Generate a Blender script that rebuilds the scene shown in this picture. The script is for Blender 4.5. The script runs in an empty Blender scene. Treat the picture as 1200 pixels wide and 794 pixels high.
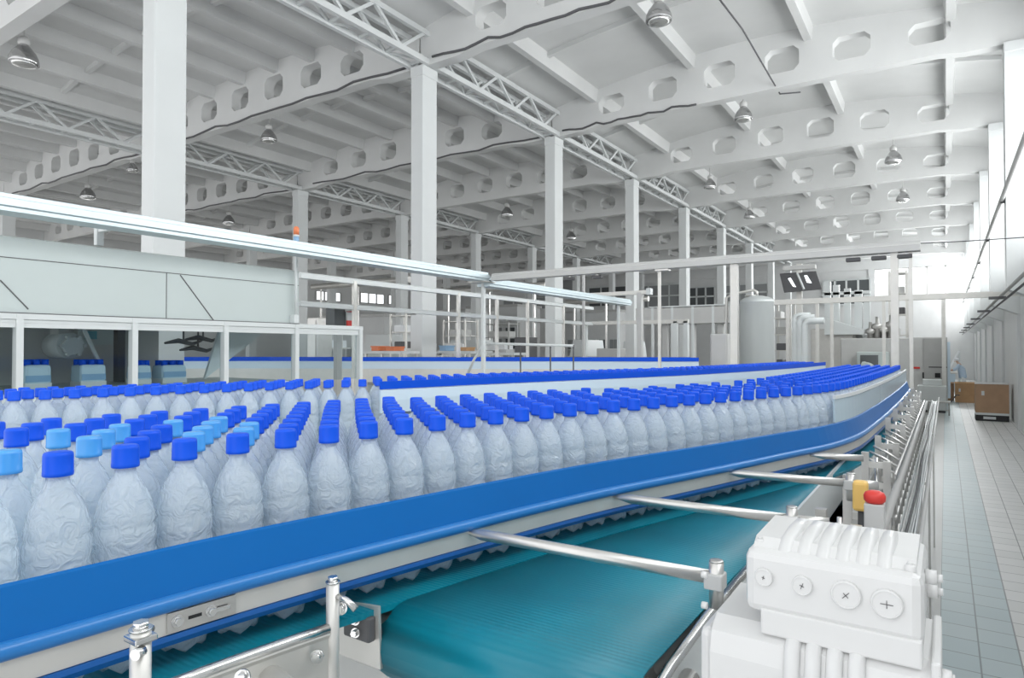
import bpy, bmesh, math, random
from mathutils import Vector, Matrix
random.seed(7)
S = bpy.context.scene
COL = S.collection
PI = math.pi

# ------------------------------------------------------------------ camera, world, light, exposure
H = 2.3                                   # the camera stands this high above the floor
FPX = 762.0
YAW = math.atan(508 / 762.0)
PITCH = math.atan(11 / 762.0)
cam_d = bpy.data.cameras.new('camera')
cam_d.sensor_width = 36.0
cam_d.lens = FPX / 1200.0 * 36.0
cam_d.clip_start = 0.02
cam_d.clip_end = 400
cam = bpy.data.objects.new('camera', cam_d)
COL.objects.link(cam)
cam.location = (0, 0, H)
cam.rotation_euler = (PI / 2 + PITCH, 0, YAW)
S.camera = cam

world = bpy.data.worlds.new('world')
S.world = world
world.use_nodes = True
bg = world.node_tree.nodes['Background']
bg.inputs[0].default_value = (0.97, 0.985, 1.0, 1)
bg.inputs[1].default_value = 1.25

def area(name, loc, size, rot, power, color=(1, 1, 1)):
    d = bpy.data.lights.new(name, 'AREA')
    d.shape = 'RECTANGLE'
    d.size, d.size_y = size
    d.energy = power
    d.color = color
    o = bpy.data.objects.new(name, d)
    COL.objects.link(o)
    o.location = loc
    o.rotation_euler = rot
    return o
# daylight coming in through the window band of the right-hand wall and the far windows
area('window_daylight', (2.6, 29, 6.4), (3.6, 62), (0, PI / 2 + 0.26, 0), 3100, (1.0, 1.0, 1.0))
area('far_window_daylight', (-2, 61, 7.3), (9, 2.2), (-PI / 2, 0, 0), 2500, (0.97, 0.99, 1.0))
area('left_window_daylight', (-45.7, 27, 5.0), (3.0, 50), (0, -PI / 2, 0), 500, (1.0, 0.99, 0.97))

S.view_settings.view_transform = 'Standard'
S.view_settings.look = 'None'
S.view_settings.gamma = 1.0
S.view_settings.use_curve_mapping = False
S.view_settings.exposure = 0.43

# ------------------------------------------------------------------ helpers
_f = Vector((-math.sin(YAW) * math.cos(PITCH), math.cos(YAW) * math.cos(PITCH), math.sin(PITCH)))
_r = Vector((math.cos(YAW), math.sin(YAW), 0))
_u = _r.cross(_f)
CAM = Vector((0, 0, H))
def ray(px, py):
    return _f + _r * ((px - 600) / FPX) + _u * ((397 - py) / FPX)
def on_z(px, py, z):
    d = ray(px, py); return CAM + d * ((z - H) / d.z)
def on_x(px, py, x):
    d = ray(px, py); return CAM + d * (x / d.x)
def on_y(px, py, y):
    d = ray(px, py); return CAM + d * (y / d.y)

MATS = {}
def mat(name, color, rough=0.5, metal=0.0, noise=0.0, scale=6.0, bump=0.0, bscale=40.0, spec=0.5, emit=0, stretch=None, coat=0.0):
    m = bpy.data.materials.new(name)
    m.use_nodes = True
    nt = m.node_tree
    b = nt.nodes['Principled BSDF']
    b.inputs['Base Color'].default_value = (*color, 1)
    b.inputs['Roughness'].default_value = rough
    b.inputs['Metallic'].default_value = metal
    b.inputs['Specular IOR Level'].default_value = spec
    b.inputs['Coat Weight'].default_value = coat
    tc = nt.nodes.new('ShaderNodeTexCoord')
    mp = nt.nodes.new('ShaderNodeMapping')
    nt.links.new(tc.outputs['Object'], mp.inputs['Vector'])
    if stretch: mp.inputs['Scale'].default_value = stretch
    if noise:
        n = nt.nodes.new('ShaderNodeTexNoise'); n.inputs['Scale'].default_value = scale
        n.inputs['Detail'].default_value = 4
        nt.links.new(mp.outputs[0], n.inputs['Vector'])
        r = nt.nodes.new('ShaderNodeMapRange')
        r.inputs['From Min'].default_value = 0.25; r.inputs['From Max'].default_value = 0.75
        r.inputs['To Min'].default_value = 1 - noise; r.inputs['To Max'].default_value = 1 + noise
        nt.links.new(n.outputs[0], r.inputs[0])
        v = nt.nodes.new('ShaderNodeVectorMath'); v.operation = 'SCALE'
        v.inputs[0].default_value = color
        nt.links.new(r.outputs[0], v.inputs['Scale'])
        nt.links.new(v.outputs[0], b.inputs['Base Color'])
    if bump:
        n2 = nt.nodes.new('ShaderNodeTexNoise'); n2.inputs['Scale'].default_value = bscale
        nt.links.new(mp.outputs[0], n2.inputs['Vector'])
        bp = nt.nodes.new('ShaderNodeBump'); bp.inputs['Strength'].default_value = bump
        bp.inputs['Distance'].default_value = 0.01
        nt.links.new(n2.outputs[0], bp.inputs['Height'])
        nt.links.new(bp.outputs[0], b.inputs['Normal'])
    if emit:
        b.inputs['Emission Color'].default_value = (*color, 1)
        b.inputs['Emission Strength'].default_value = emit
    MATS[name] = m
    return m

mat('white_paint', (0.70, 0.71, 0.71), 0.65, noise=0.03, scale=1.5)
mat('column_paint', (0.67, 0.69, 0.69), 0.6, noise=0.025, scale=1.2)
mat('ceiling_paint', (0.70, 0.705, 0.70), 0.8, noise=0.06, scale=0.7)
mat('steel', (0.62, 0.61, 0.59), 0.3, 0.85, noise=0.05, scale=12)
mat('satin_steel', (0.66, 0.65, 0.62), 0.42, 0.55, noise=0.05, scale=9)
mat('bright_steel', (0.75, 0.75, 0.74), 0.2, 0.95)
mat('aluminium', (0.52, 0.60, 0.63), 0.35, 0.5, noise=0.03, scale=5)
mat('panel_grey', (0.54, 0.60, 0.59), 0.45, noise=0.02, scale=2)
mat('frame_white', (0.66, 0.69, 0.69), 0.4)
mat('grey_paint', (0.42, 0.42, 0.41), 0.5, noise=0.04, scale=3)
mat('mid_grey', (0.55, 0.55, 0.54), 0.5, noise=0.04, scale=3)
mat('dark_grey', (0.10, 0.10, 0.105), 0.5)
mat('black', (0.015, 0.015, 0.017), 0.5)
mat('guard_blue', (0.0, 0.125, 0.42), 0.36, noise=0.05, scale=3, spec=0.3)
mat('bead_blue', (0.02, 0.18, 0.50), 0.28)
mat('strip_blue', (0.004, 0.09, 0.33), 0.3)
mat('rail_blue', (0.0, 0.08, 0.66), 0.45, spec=0.3)
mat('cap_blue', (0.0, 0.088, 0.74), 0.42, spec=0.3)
mat('cap_blue_sunlit', (0.07, 0.36, 0.82), 0.25, spec=0.6)  # the blue cap again, with sunlight painted into its colour
mat('motor_white', (0.70, 0.70, 0.695), 0.42, noise=0.015, scale=8, coat=0.15)
mat('cardboard', (0.42, 0.27, 0.17), 0.85, noise=0.08, scale=4)
mat('cardboard_orange', (0.56, 0.34, 0.18), 0.85, noise=0.08, scale=4)
mat('orange', (0.75, 0.22, 0.09), 0.5)
mat('red', (0.72, 0.05, 0.04), 0.4)
mat('yellow', (0.85, 0.55, 0.16), 0.45)
mat('light_guide', (0.60, 0.72, 0.82), 0.3, spec=0.5)
mat('teal_dark', (0.05, 0.20, 0.24), 0.35)
mat('screen_teal', (0.10, 0.38, 0.45), 0.3)
mat('window_dark', (0.10, 0.11, 0.115), 0.15)
mat('window_mid', (0.32, 0.335, 0.34), 0.2)
mat('sky_pane', (0.93, 0.97, 1.0), 0.3, emit=1.1)
mat('cloth_white', (0.88, 0.9, 0.92), 0.8)
mat('cloth_blue', (0.55, 0.68, 0.82), 0.8)
mat('skin', (0.62, 0.42, 0.32), 0.6)
mat('lamp_metal', (0.50, 0.50, 0.50), 0.18, 0.9)
mat('tank_paint', (0.55, 0.58, 0.58), 0.35, 0.2, noise=0.02, scale=2)
mat('label_blue', (0.25, 0.42, 0.62), 0.4)
mat('wrap', (0.55, 0.70, 0.80), 0.2)

def glass_mat(name, tint, gloss=0.12):
    m = bpy.data.materials.new(name); m.use_nodes = True
    nt = m.node_tree; nt.nodes.clear()
    out = nt.nodes.new('ShaderNodeOutputMaterial')
    t = nt.nodes.new('ShaderNodeBsdfTransparent'); t.inputs[0].default_value = (*tint, 1)
    g = nt.nodes.new('ShaderNodeBsdfGlossy'); g.inputs['Roughness'].default_value = 0.05
    mx = nt.nodes.new('ShaderNodeMixShader'); mx.inputs[0].default_value = gloss
    nt.links.new(t.outputs[0], mx.inputs[1]); nt.links.new(g.outputs[0], mx.inputs[2])
    nt.links.new(mx.outputs[0], out.inputs[0])
    MATS[name] = m
def pale_clear():
    m = mat('pale_clear', (0.66, 0.80, 0.88), 0.15)
    nt = m.node_tree; b = nt.nodes['Principled BSDF']; out = nt.nodes['Material Output']
    t = nt.nodes.new('ShaderNodeBsdfTransparent'); mx = nt.nodes.new('ShaderNodeMixShader'); mx.inputs[0].default_value = .35
    nt.links.new(b.outputs[0], mx.inputs[1]); nt.links.new(t.outputs[0], mx.inputs[2]); nt.links.new(mx.outputs[0], out.inputs[0])
pale_clear()
glass_mat('window_glass', (0.97, 0.98, 0.98), 0.06)
glass_mat('machine_glass', (0.86, 0.90, 0.91), 0.03)

def belt_mat():
    m = mat('belt_teal', (0.0, 0.165, 0.235), 0.38)
    nt = m.node_tree; b = nt.nodes['Principled BSDF']
    tc = nt.nodes['Texture Coordinate']
    w = nt.nodes.new('ShaderNodeTexWave'); w.wave_type = 'BANDS'; w.bands_direction = 'Y'
    w.inputs['Scale'].default_value = 28; w.inputs['Distortion'].default_value = 0.6; w.inputs['Detail'].default_value = 1
    nt.links.new(tc.outputs['Object'], w.inputs['Vector'])
    bp = nt.nodes.new('ShaderNodeBump'); bp.inputs['Strength'].default_value = 0.2; bp.inputs['Distance'].default_value = 0.003
    nt.links.new(w.outputs['Fac'], bp.inputs['Height']); nt.links.new(bp.outputs[0], b.inputs['Normal'])
    n = nt.nodes.new('ShaderNodeTexNoise'); n.inputs['Scale'].default_value = 3.5
    nt.links.new(tc.outputs['Object'], n.inputs['Vector'])
    cr = nt.nodes.new('ShaderNodeValToRGB')
    cr.color_ramp.elements[0].position = 0.3; cr.color_ramp.elements[0].color = (0.0, 0.17, 0.245, 1)
    cr.color_ramp.elements[1].position = 0.7; cr.color_ramp.elements[1].color = (0.0, 0.235, 0.32, 1)
    nt.links.new(n.outputs[0], cr.inputs[0]); nt.links.new(cr.outputs[0], b.inputs['Base Color'])
belt_mat()

def bottle_mat():
    m = bpy.data.materials.new('clear_bottle'); m.use_nodes = True
    nt = m.node_tree; b = nt.nodes['Principled BSDF']; out = nt.nodes['Material Output']
    b.inputs['Base Color'].default_value = (0.83, 0.925, 1.0, 1)
    b.inputs['Roughness'].default_value = 0.06
    b.inputs['IOR'].default_value = 1.33
    b.inputs['Transmission Weight'].default_value = 0.42
    b.inputs['Coat Weight'].default_value = 1.0
    b.inputs['Coat Roughness'].default_value = 0.03
    tc = nt.nodes.new('ShaderNodeTexCoord')
    oi = nt.nodes.new('ShaderNodeObjectInfo')
    ad = nt.nodes.new('ShaderNodeVectorMath'); ad.operation = 'ADD'
    sc = nt.nodes.new('ShaderNodeVectorMath'); sc.operation = 'SCALE'; sc.inputs['Scale'].default_value = 3.0
    nt.links.new(oi.outputs['Location'], sc.inputs[0])
    nt.links.new(tc.outputs['Object'], ad.inputs[0]); nt.links.new(sc.outputs[0], ad.inputs[1])
    v = nt.nodes.new('ShaderNodeTexNoise'); v.inputs['Scale'].default_value = 46; v.inputs['Detail'].default_value = 2
    v.inputs['Distortion'].default_value = 1.5
    nt.links.new(ad.outputs[0], v.inputs['Vector'])
    bp = nt.nodes.new('ShaderNodeBump'); bp.inputs['Strength'].default_value = 0.8; bp.inputs['Distance'].default_value = 0.008
    nt.links.new(v.outputs[0], bp.inputs['Height']); nt.links.new(bp.outputs[0], b.inputs['Normal'])
    bc = nt.nodes.new('ShaderNodeBump'); bc.inputs['Strength'].default_value = 1.0; bc.inputs['Distance'].default_value = 0.03
    nt.links.new(v.outputs[0], bc.inputs['Height']); nt.links.new(bc.outputs[0], b.inputs['Coat Normal'])
    b.inputs['Coat IOR'].default_value = 1.7
    tr = nt.nodes.new('ShaderNodeBsdfTranslucent'); tr.inputs[0].default_value = (0.85, 0.93, 1.0, 1)
    tp = nt.nodes.new('ShaderNodeBsdfTransparent'); tp.inputs[0].default_value = (0.97, 0.99, 1.0, 1)
    m1 = nt.nodes.new('ShaderNodeMixShader'); m1.inputs[0].default_value = 0.34
    nt.links.new(tr.outputs[0], m1.inputs[1]); nt.links.new(tp.outputs[0], m1.inputs[2])
    m2 = nt.nodes.new('ShaderNodeMixShader'); m2.inputs[0].default_value = 0.38
    nt.links.new(b.outputs[0], m2.inputs[1]); nt.links.new(m1.outputs[0], m2.inputs[2])
    nt.links.new(m2.outputs[0], out.inputs[0])
    MATS['clear_bottle'] = m
bottle_mat()

def floor_mat():
    m = mat('floor_tiles', (0.7, 0.7, 0.7), 0.45)
    nt = m.node_tree; b = nt.nodes['Principled BSDF']; tc = nt.nodes['Texture Coordinate']
    def brick(c1, c2, mortar, bw, bh, ms, off):
        t = nt.nodes.new('ShaderNodeTexBrick')
        t.offset = off; t.squash = 1
        t.inputs['Color1'].default_value = (*c1, 1); t.inputs['Color2'].default_value = (*c2, 1)
        t.inputs['Mortar'].default_value = (*mortar, 1); t.inputs['Scale'].default_value = 1
        t.inputs['Mortar Size'].default_value = ms; t.inputs['Brick Width'].default_value = bw
        t.inputs['Row Height'].default_value = bh; t.inputs['Bias'].default_value = 0.0
        mp = nt.nodes.new('ShaderNodeMapping'); mp.inputs['Location'].default_value = (0.055, 0, 0)
        nt.links.new(tc.outputs['Object'], mp.inputs['Vector'])
        nt.links.new(mp.outputs[0], t.inputs['Vector'])
        return t
    cy = brick((0.47, 0.56, 0.58), (0.51, 0.59, 0.605), (0.22, 0.26, 0.27), 0.25, 0.30, 0.006, 0)
    wh = brick((0.68, 0.68, 0.67), (0.74, 0.735, 0.73), (0.28, 0.28, 0.28), 0.25, 0.30, 0.006, 0)
    sep = nt.nodes.new('ShaderNodeSeparateXYZ'); nt.links.new(tc.outputs['Object'], sep.inputs[0])
    def step(lo, hi):
        a = nt.nodes.new('ShaderNodeMath'); a.operation = 'GREATER_THAN'; a.inputs[1].default_value = lo
        c = nt.nodes.new('ShaderNodeMath'); c.operation = 'LESS_THAN'; c.inputs[1].default_value = hi
        nt.links.new(sep.outputs[0], a.inputs[0]); nt.links.new(sep.outputs[0], c.inputs[0])
        k = nt.nodes.new('ShaderNodeMath'); k.operation = 'MULTIPLY'
        nt.links.new(a.outputs[0], k.inputs[0]); nt.links.new(c.outputs[0], k.inputs[1]); return k
    mx = nt.nodes.new('ShaderNodeMix'); mx.data_type = 'RGBA'
    nt.links.new(step(-0.055, 0.445).outputs[0], mx.inputs['Factor'])
    nt.links.new(wh.outputs[0], mx.inputs[6]); nt.links.new(cy.outputs[0], mx.inputs[7])
    mx2 = nt.nodes.new('ShaderNodeMix'); mx2.data_type = 'RGBA'
    nt.links.new(step(-60, -0.055).outputs[0], mx2.inputs['Factor'])
    nt.links.new(mx.outputs[2], mx2.inputs[6]); mx2.inputs[7].default_value = (0.54, 0.54, 0.53, 1)
    n = nt.nodes.new('ShaderNodeTexNoise'); n.inputs['Scale'].default_value = 0.8
    nt.links.new(tc.outputs['Object'], n.inputs['Vector'])
    mr = nt.nodes.new('ShaderNodeMapRange'); mr.inputs['To Min'].default_value = 0.93; mr.inputs['To Max'].default_value = 1.07
    nt.links.new(n.outputs[0], mr.inputs[0])
    vm = nt.nodes.new('ShaderNodeVectorMath'); vm.operation = 'SCALE'
    nt.links.new(mx2.outputs[2], vm.inputs[0]); nt.links.new(mr.outputs[0], vm.inputs['Scale'])
    nt.links.new(vm.outputs[0], b.inputs['Base Color'])
floor_mat()

class MB:
    """collects shapes and links them as ONE mesh object"""
    def __init__(s): s.v = []; s.f = []; s.sm = []; s.mi = []; s.cur = 0
    def add(s, vs, fs, smooth=False):
        o = len(s.v); s.v += [tuple(v) for v in vs]
        for f in fs:
            s.f.append([o + i for i in f]); s.sm.append(smooth); s.mi.append(s.cur)
        return s
    def box(s, x0, x1, y0, y1, z0, z1, bev=0.0):
        if x0 > x1: x0, x1 = x1, x0
        if y0 > y1: y0, y1 = y1, y0
        if z0 > z1: z0, z1 = z1, z0
        if bev <= 0:
            vs = [(x, y, z) for z in (z0, z1) for y in (y0, y1) for x in (x0, x1)]
            return s.add(vs, [(0, 2, 3, 1), (4, 5, 7, 6), (0, 1, 5, 4), (2, 6, 7, 3), (0, 4, 6, 2), (1, 3, 7, 5)])
        bm = bmesh.new()
        bmesh.ops.create_cube(bm, size=1)
        for v in bm.verts:
            v.co = Vector(((x0 + x1) / 2 + v.co.x * (x1 - x0), (y0 + y1) / 2 + v.co.y * (y1 - y0), (z0 + z1) / 2 + v.co.z * (z1 - z0)))
        bmesh.ops.bevel(bm, geom=bm.edges[:], offset=min(bev, .45 * min(x1 - x0, y1 - y0, z1 - z0)), segments=2, affect='EDGES', profile=0.5)
        bm.verts.index_update()
        s.add([v.co.copy() for v in bm.verts], [[v.index for v in f.verts] for f in bm.faces])
        bm.free(); return s
    def tube(s, pts, r, n=10, caps=True):
        pts = [Vector(p) for p in pts]
        rr = r if isinstance(r, (list, tuple)) else [r] * len(pts)
        rings = []; prev = None
        for i, p in enumerate(pts):
            a = pts[max(0, i - 1)]; b = pts[min(len(pts) - 1, i + 1)]
            t = (b - a)
            t = t.normalized() if t.length > 1e-9 else Vector((0, 0, 1))
            if prev is None:
                up = Vector((0, 0, 1)) if abs(t.z) < .9 else Vector((1, 0, 0))
                nx = t.cross(up).normalized()
            else:
                nx = (prev - t * prev.dot(t)).normalized()
            prev = nx; ny = t.cross(nx)
            rings.append([p + (nx * math.cos(2 * PI * k / n) + ny * math.sin(2 * PI * k / n)) * rr[i] for k in range(n)])
        vs = [v for R in rings for v in R]
        fs = []
        for i in range(len(rings) - 1):
            for k in range(n):
                k2 = (k + 1) % n
                fs.append((i * n + k, i * n + k2, (i + 1) * n + k2, (i + 1) * n + k))
        s.add(vs, fs, True)
        if caps:
            o = len(s.v) - len(vs)
            s.f.append([o + k for k in reversed(range(n))]); s.sm.append(False); s.mi.append(s.cur)
            s.f.append([o + (len(rings) - 1) * n + k for k in range(n)]); s.sm.append(False); s.mi.append(s.cur)
        return s
    def cyl(s, a, b, r, n=14): return s.tube([a, b], r, n)
    def bar(s, a, b, w, h=None):
        """square bar from a to b (w wide, h high)"""
        h = h or w
        a = Vector(a); b = Vector(b); t = (b - a).normalized()
        up = Vector((0, 0, 1)) if abs(t.z) < .95 else Vector((0, 1, 0))
        x = t.cross(up).normalized(); y = x.cross(t)
        vs = [p + x * (sx * w / 2) + y * (sy * h / 2) for p in (a, b) for sx, sy in ((-1, -1), (1, -1), (1, 1), (-1, 1))]
        return s.add(vs, [(3, 2, 1, 0), (4, 5, 6, 7), (0, 1, 5, 4), (1, 2, 6, 5), (2, 3, 7, 6), (3, 0, 4, 7)])
    def lathe(s, prof, c=(0, 0, 0), n=20, fn=None, smooth=True):
        vs = []
        for (r, z) in prof:
            for k in range(n):
                a = 2 * PI * k / n
                rr, zz = (r, z) if fn is None else fn(r, z, a)
                vs.append((c[0] + rr * math.cos(a), c[1] + rr * math.sin(a), c[2] + zz))
        fs = []
        for i in range(len(prof) - 1):
            for k in range(n):
                k2 = (k + 1) % n
                fs.append((i * n + k, i * n + k2, (i + 1) * n + k2, (i + 1) * n + k))
        s.add(vs, fs, smooth)
        o = len(s.v) - len(vs)
        s.f.append([o + k for k in reversed(range(n))]); s.sm.append(False); s.mi.append(s.cur)
        s.f.append([o + (len(prof) - 1) * n + k for k in range(n)]); s.sm.append(False); s.mi.append(s.cur)
        return s
    def prism(s, poly, axis, a, b):
        """poly in the plane across the axis, from a to b; axis x: (y,z), y: (x,z), z: (x,y)"""
        def P(u, v, w): return {'x': (w, u, v), 'y': (u, w, v), 'z': (u, v, w)}[axis]
        n = len(poly)
        vs = [P(u, v, a) for u, v in poly] + [P(u, v, b) for u, v in poly]
        fs = [list(range(n))[::-1], list(range(n, 2 * n))] + [(i, (i + 1) % n, n + (i + 1) % n, n + i) for i in range(n)]
        return s.add(vs, fs)
    def build(s, name, m, parent=None, loc=(0, 0, 0), fix=True):
        me = bpy.data.meshes.new(name)
        me.from_pydata([Vector(v) - Vector(loc) for v in s.v], [], s.f)
        ms = m if isinstance(m, (list, tuple)) else [m]
        for q in ms: me.materials.append(MATS[q])
        for p, sm, mi in zip(me.polygons, s.sm, s.mi):
            p.use_smooth = sm; p.material_index = mi
        if fix:
            bm = bmesh.new(); bm.from_mesh(me)
            bmesh.ops.recalc_face_normals(bm, faces=bm.faces[:]); bm.to_mesh(me); bm.free()
        me.update()
        o = bpy.data.objects.new(name, me); COL.objects.link(o)
        if parent is not None:
            o.parent = parent
            o.location = Vector(loc) - Vector(parent.get('_w', (0, 0, 0)))
        else:
            o.location = loc
        return o

def tag(o, label=None, cat=None, group=None, kind=None):
    if label: o['label'] = label
    if cat: o['category'] = cat
    if group: o['group'] = group
    if kind: o['kind'] = kind
    return o
def thing(name, label, cat, loc=(0, 0, 0), group=None):
    o = bpy.data.objects.new(name, None); COL.objects.link(o)
    o.empty_display_size = 0.1
    o.location = loc
    o['_w'] = tuple(loc)
    return tag(o, label, cat, group)
def part(name, mb, m, root, label=None):
    w = tuple(root['_w'])
    o = mb.build(name, m, None, w)
    o.parent = root; o.location = (0, 0, 0)
    o['_w'] = w
    if label: o['label'] = label
    return o
def sub(name, mb, m, parent, label=None):
    return part(name, mb, m, parent, label)
def struct(name, mb, m, loc=(0, 0, 0)):
    return tag(mb.build(name, m, None, loc), kind='structure')
ORD = ['first', 'second', 'third', 'fourth', 'fifth', 'sixth', 'seventh', 'eighth', 'ninth', 'tenth', 'eleventh', 'twelfth',
       'thirteenth', 'fourteenth', 'fifteenth', 'sixteenth', 'seventeenth', 'eighteenth', 'nineteenth', 'twentieth']

def spline(pts, step=0.08):
    """Catmull-Rom through 2D points, resampled"""
    P = [Vector(p) for p in pts]
    P = [P[0] * 2 - P[1]] + P + [P[-1] * 2 - P[-2]]
    out = []
    for i in range(1, len(P) - 2):
        p0, p1, p2, p3 = P[i - 1:i + 3]
        n = max(2, int((p2 - p1).length / 0.02))
        for k in range(n):
            t = k / n
            out.append(0.5 * ((2 * p1) + (p2 - p0) * t + (2 * p0 - 5 * p1 + 4 * p2 - p3) * t * t + (3 * p1 - p0 - 3 * p2 + p3) * t ** 3))
    out.append(P[-2])
    res = [out[0]]; acc = 0
    for a, b in zip(out, out[1:]):
        acc += (b - a).length
        if acc >= step: res.append(b); acc = 0
    if (res[-1] - out[-1]).length > 1e-4: res.append(out[-1])
    return res
def normals(path):
    ns = []
    for i in range(len(path)):
        t = path[min(i + 1, len(path) - 1)] - path[max(i - 1, 0)]
        t = t.normalized()
        ns.append(Vector((t.y, -t.x)))       # to the right of travel, toward the camera
    return ns
def sweep(path, prof, closed=True, smooth=False, mb=None):
    """prof: list of (offset to the right of travel, z)"""
    mb = mb or MB()
    ns = normals(path); m = len(prof); vs = []
    for p, n in zip(path, ns):
        for (o, z) in prof: vs.append((p.x + n.x * o, p.y + n.y * o, z))
    fs = []
    for i in range(len(path) - 1):
        for k in range(m if closed else m - 1):
            k2 = (k + 1) % m
            fs.append((i * m + k, i * m + k2, (i + 1) * m + k2, (i + 1) * m + k))
    mb.add(vs, fs, smooth)
    if closed:
        o = len(mb.v) - len(vs)
        mb.add([], []); mb.f.append([o + k for k in range(m)]); mb.sm.append(False); mb.mi.append(mb.cur)
        mb.f.append([o + (len(path) - 1) * m + k for k in reversed(range(m))]); mb.sm.append(False); mb.mi.append(mb.cur)
    return mb
def offset(path, d):
    return [p + n * d for p, n in zip(path, normals(path))]

# ================================================================== THE HALL
ZB = H + 6.45                       # underside of the roof beams
BAYS = [(-10.0, 1.5), (-22.0, -10.0), (-34.0, -22.0), (-46.0, -34.0)]
YN = [5.33 + 6 * k for k in range(-1, 9)]
def roof_z(x, x0, x1):
    xc = (x0 + x1) / 2; hw = (x1 - x0) / 2
    return ZB + 0.85 + 0.62 * (1 - ((x - xc) / hw) ** 2)

struct('floor', MB().box(-46.5, 3, -3, 60, -0.2, 0), 'floor_tiles')
# ceiling: arched slab with ribs that run along the hall
mb = MB()
for bi, (x0, x1) in enumerate(BAYS):
    n = 16
    top = [(x0 + (x1 - x0) * k / n) for k in range(n + 1)]
    poly = [(x, roof_z(x, x0, x1) - 0.0) for x in top] + [(x, roof_z(x, x0, x1) + 0.2) for x in reversed(top)]
    mb.prism(poly, 'y', -3, 60)
    sp = 2.9 if bi == 0 else 1.5
    k = x0 + sp * 0.5
    while k < x1 - 0.3:
        z = roof_z(k, x0, x1)
        mb.prism([(k - .13, z + .02), (k - .085, z - .34), (k + .085, z - .34), (k + .13, z + .02)], 'y', -3, 60)
        k += sp
    for yn in YN:                                      # thin cross ribs in the middle of each roof panel
        for k in range(n):
            xa, xb = top[k], top[k + 1]
            za, zb = roof_z(xa, x0, x1), roof_z(xb, x0, x1)
            y = yn + 3
            mb.add([(xa, y - .06, za - .12), (xb, y - .06, zb - .12), (xb, y + .06, zb - .12), (xa, y + .06, za - .12),
                    (xa, y - .06, za + .02), (xb, y - .06, zb + .02), (xb, y + .06, zb + .02), (xa, y + .06, za + .02)],
                   [(0, 1, 2, 3), (4, 5, 6, 7), (0, 1, 5, 4), (2, 3, 7, 6)])
struct('ceiling', mb, 'ceiling_paint')

# right wall with its window band
WX = 1.75
mb = MB(); mb.box(WX, WX + .3, -3, 60, 0, 4.4); mb.box(WX, WX + .3, -3, 60, 8.35, 9.9)
mb.box(WX - .06, WX, -3, 60, 4.28, 4.42)
struct('wall_right', mb, 'white_paint')
wn = 1
for yn in YN:
    fr = MB(); a, b = yn - 5.7, yn - .3
    fr.box(WX + .08, WX + .16, a, b, 4.4, 4.48); fr.box(WX + .08, WX + .16, a, b, 8.27, 8.35); fr.box(WX + .08, WX + .16, a, b, 6.3, 6.38)
    for k in range(5):
        y = a + (b - a) * k / 4; fr.box(WX + .07, WX + .17, y - .04, y + .04, 4.4, 8.35)
    w = struct('window_%d' % wn, fr, 'frame_white'); wn += 1
    g = MB().box(WX + .11, WX + .12, a, b, 4.4, 8.35).build('glass_pane', 'window_glass', w)
    mb = MB().box(WX, WX + .3, yn - .3, yn + .3, 4.4, 8.35)
    struct('trim_%d' % wn, mb, 'white_paint')

# far wall with dark windows on the left and a bright band on the right
FY = 58.0
mb = MB(); mb.box(-46.5, 2.05, FY, FY + .3, 0, 3.0); mb.box(-46.5, 2.05, FY, FY + .3, 8.5, 10.4)
mb.box(-46.5, -5.0, FY + .12, FY + .3, 3.0, 8.5); mb.box(-5.0, -4.6, FY, FY + .3, 6.1, 8.5)
mb.box(1.2, 2.05, FY, FY + .3, 6.1, 8.5); mb.box(-5.0, 2.05, FY, FY + .3, 3, 6.1)
struct('wall_far', mb, 'white_paint')
fr = MB()
for k in range(6):
    x = -4.6 + 5.8 * k / 5; fr.box(x - .05, x + .05, FY + .05, FY + .15, 6.1, 8.5)
fr.box(-4.6, 1.2, FY + .05, FY + .15, 6.1, 6.2); fr.box(-4.6, 1.2, FY + .05, FY + .15, 8.4, 8.5)
w = struct('window_%d' % (wn + 1), fr, 'mid_grey'); wn += 1
MB().box(-4.6, 1.2, FY + .09, FY + .1, 6.1, 8.5).build('glass_pane', 'window_glass', w)
# grids of dark factory windows looking into the next hall
def wgrid(x0, x1, z0, z1, nx, nz, y, m='window_dark'):
    global wn
    wn += 1
    fr = MB()
    for k in range(nx + 1):
        x = x0 + (x1 - x0) * k / nx; fr.box(x - .07, x + .07, y - .1, y, z0, z1)
    for k in range(nz + 1):
        z = z0 + (z1 - z0) * k / nz; fr.box(x0, x1, y - .1, y, z - .07, z + .07)
    w = struct('window_%d' % wn, fr, 'frame_white')
    MB().box(x0, x1, y - .04, y - .02, z0, z1).build('glass_pane', m, w)
def wgrid_px(a, b, c, d, nx, nz, m='window_dark'):
    p = on_y(a, b, FY); q = on_y(c, d, FY)
    wgrid(p.x, q.x, q.z, p.z, nx, nz, FY, m)
wgrid_px(690, 337, 735, 358, 3, 2)
wgrid_px(748, 335, 797, 359, 4, 2, 'window_mid')
wgrid_px(806, 337, 838, 358, 3, 2)
wgrid_px(850, 334, 900, 352, 3, 2, 'window_mid')
wgrid_px(965, 329, 1020, 356, 4, 2)
wgrid_px(686, 390, 712, 420, 3, 3)
wgrid_px(620, 330, 672, 345, 4, 1, 'window_mid')
wgrid_px(590, 350, 640, 362, 4, 1, 'window_mid')

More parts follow.
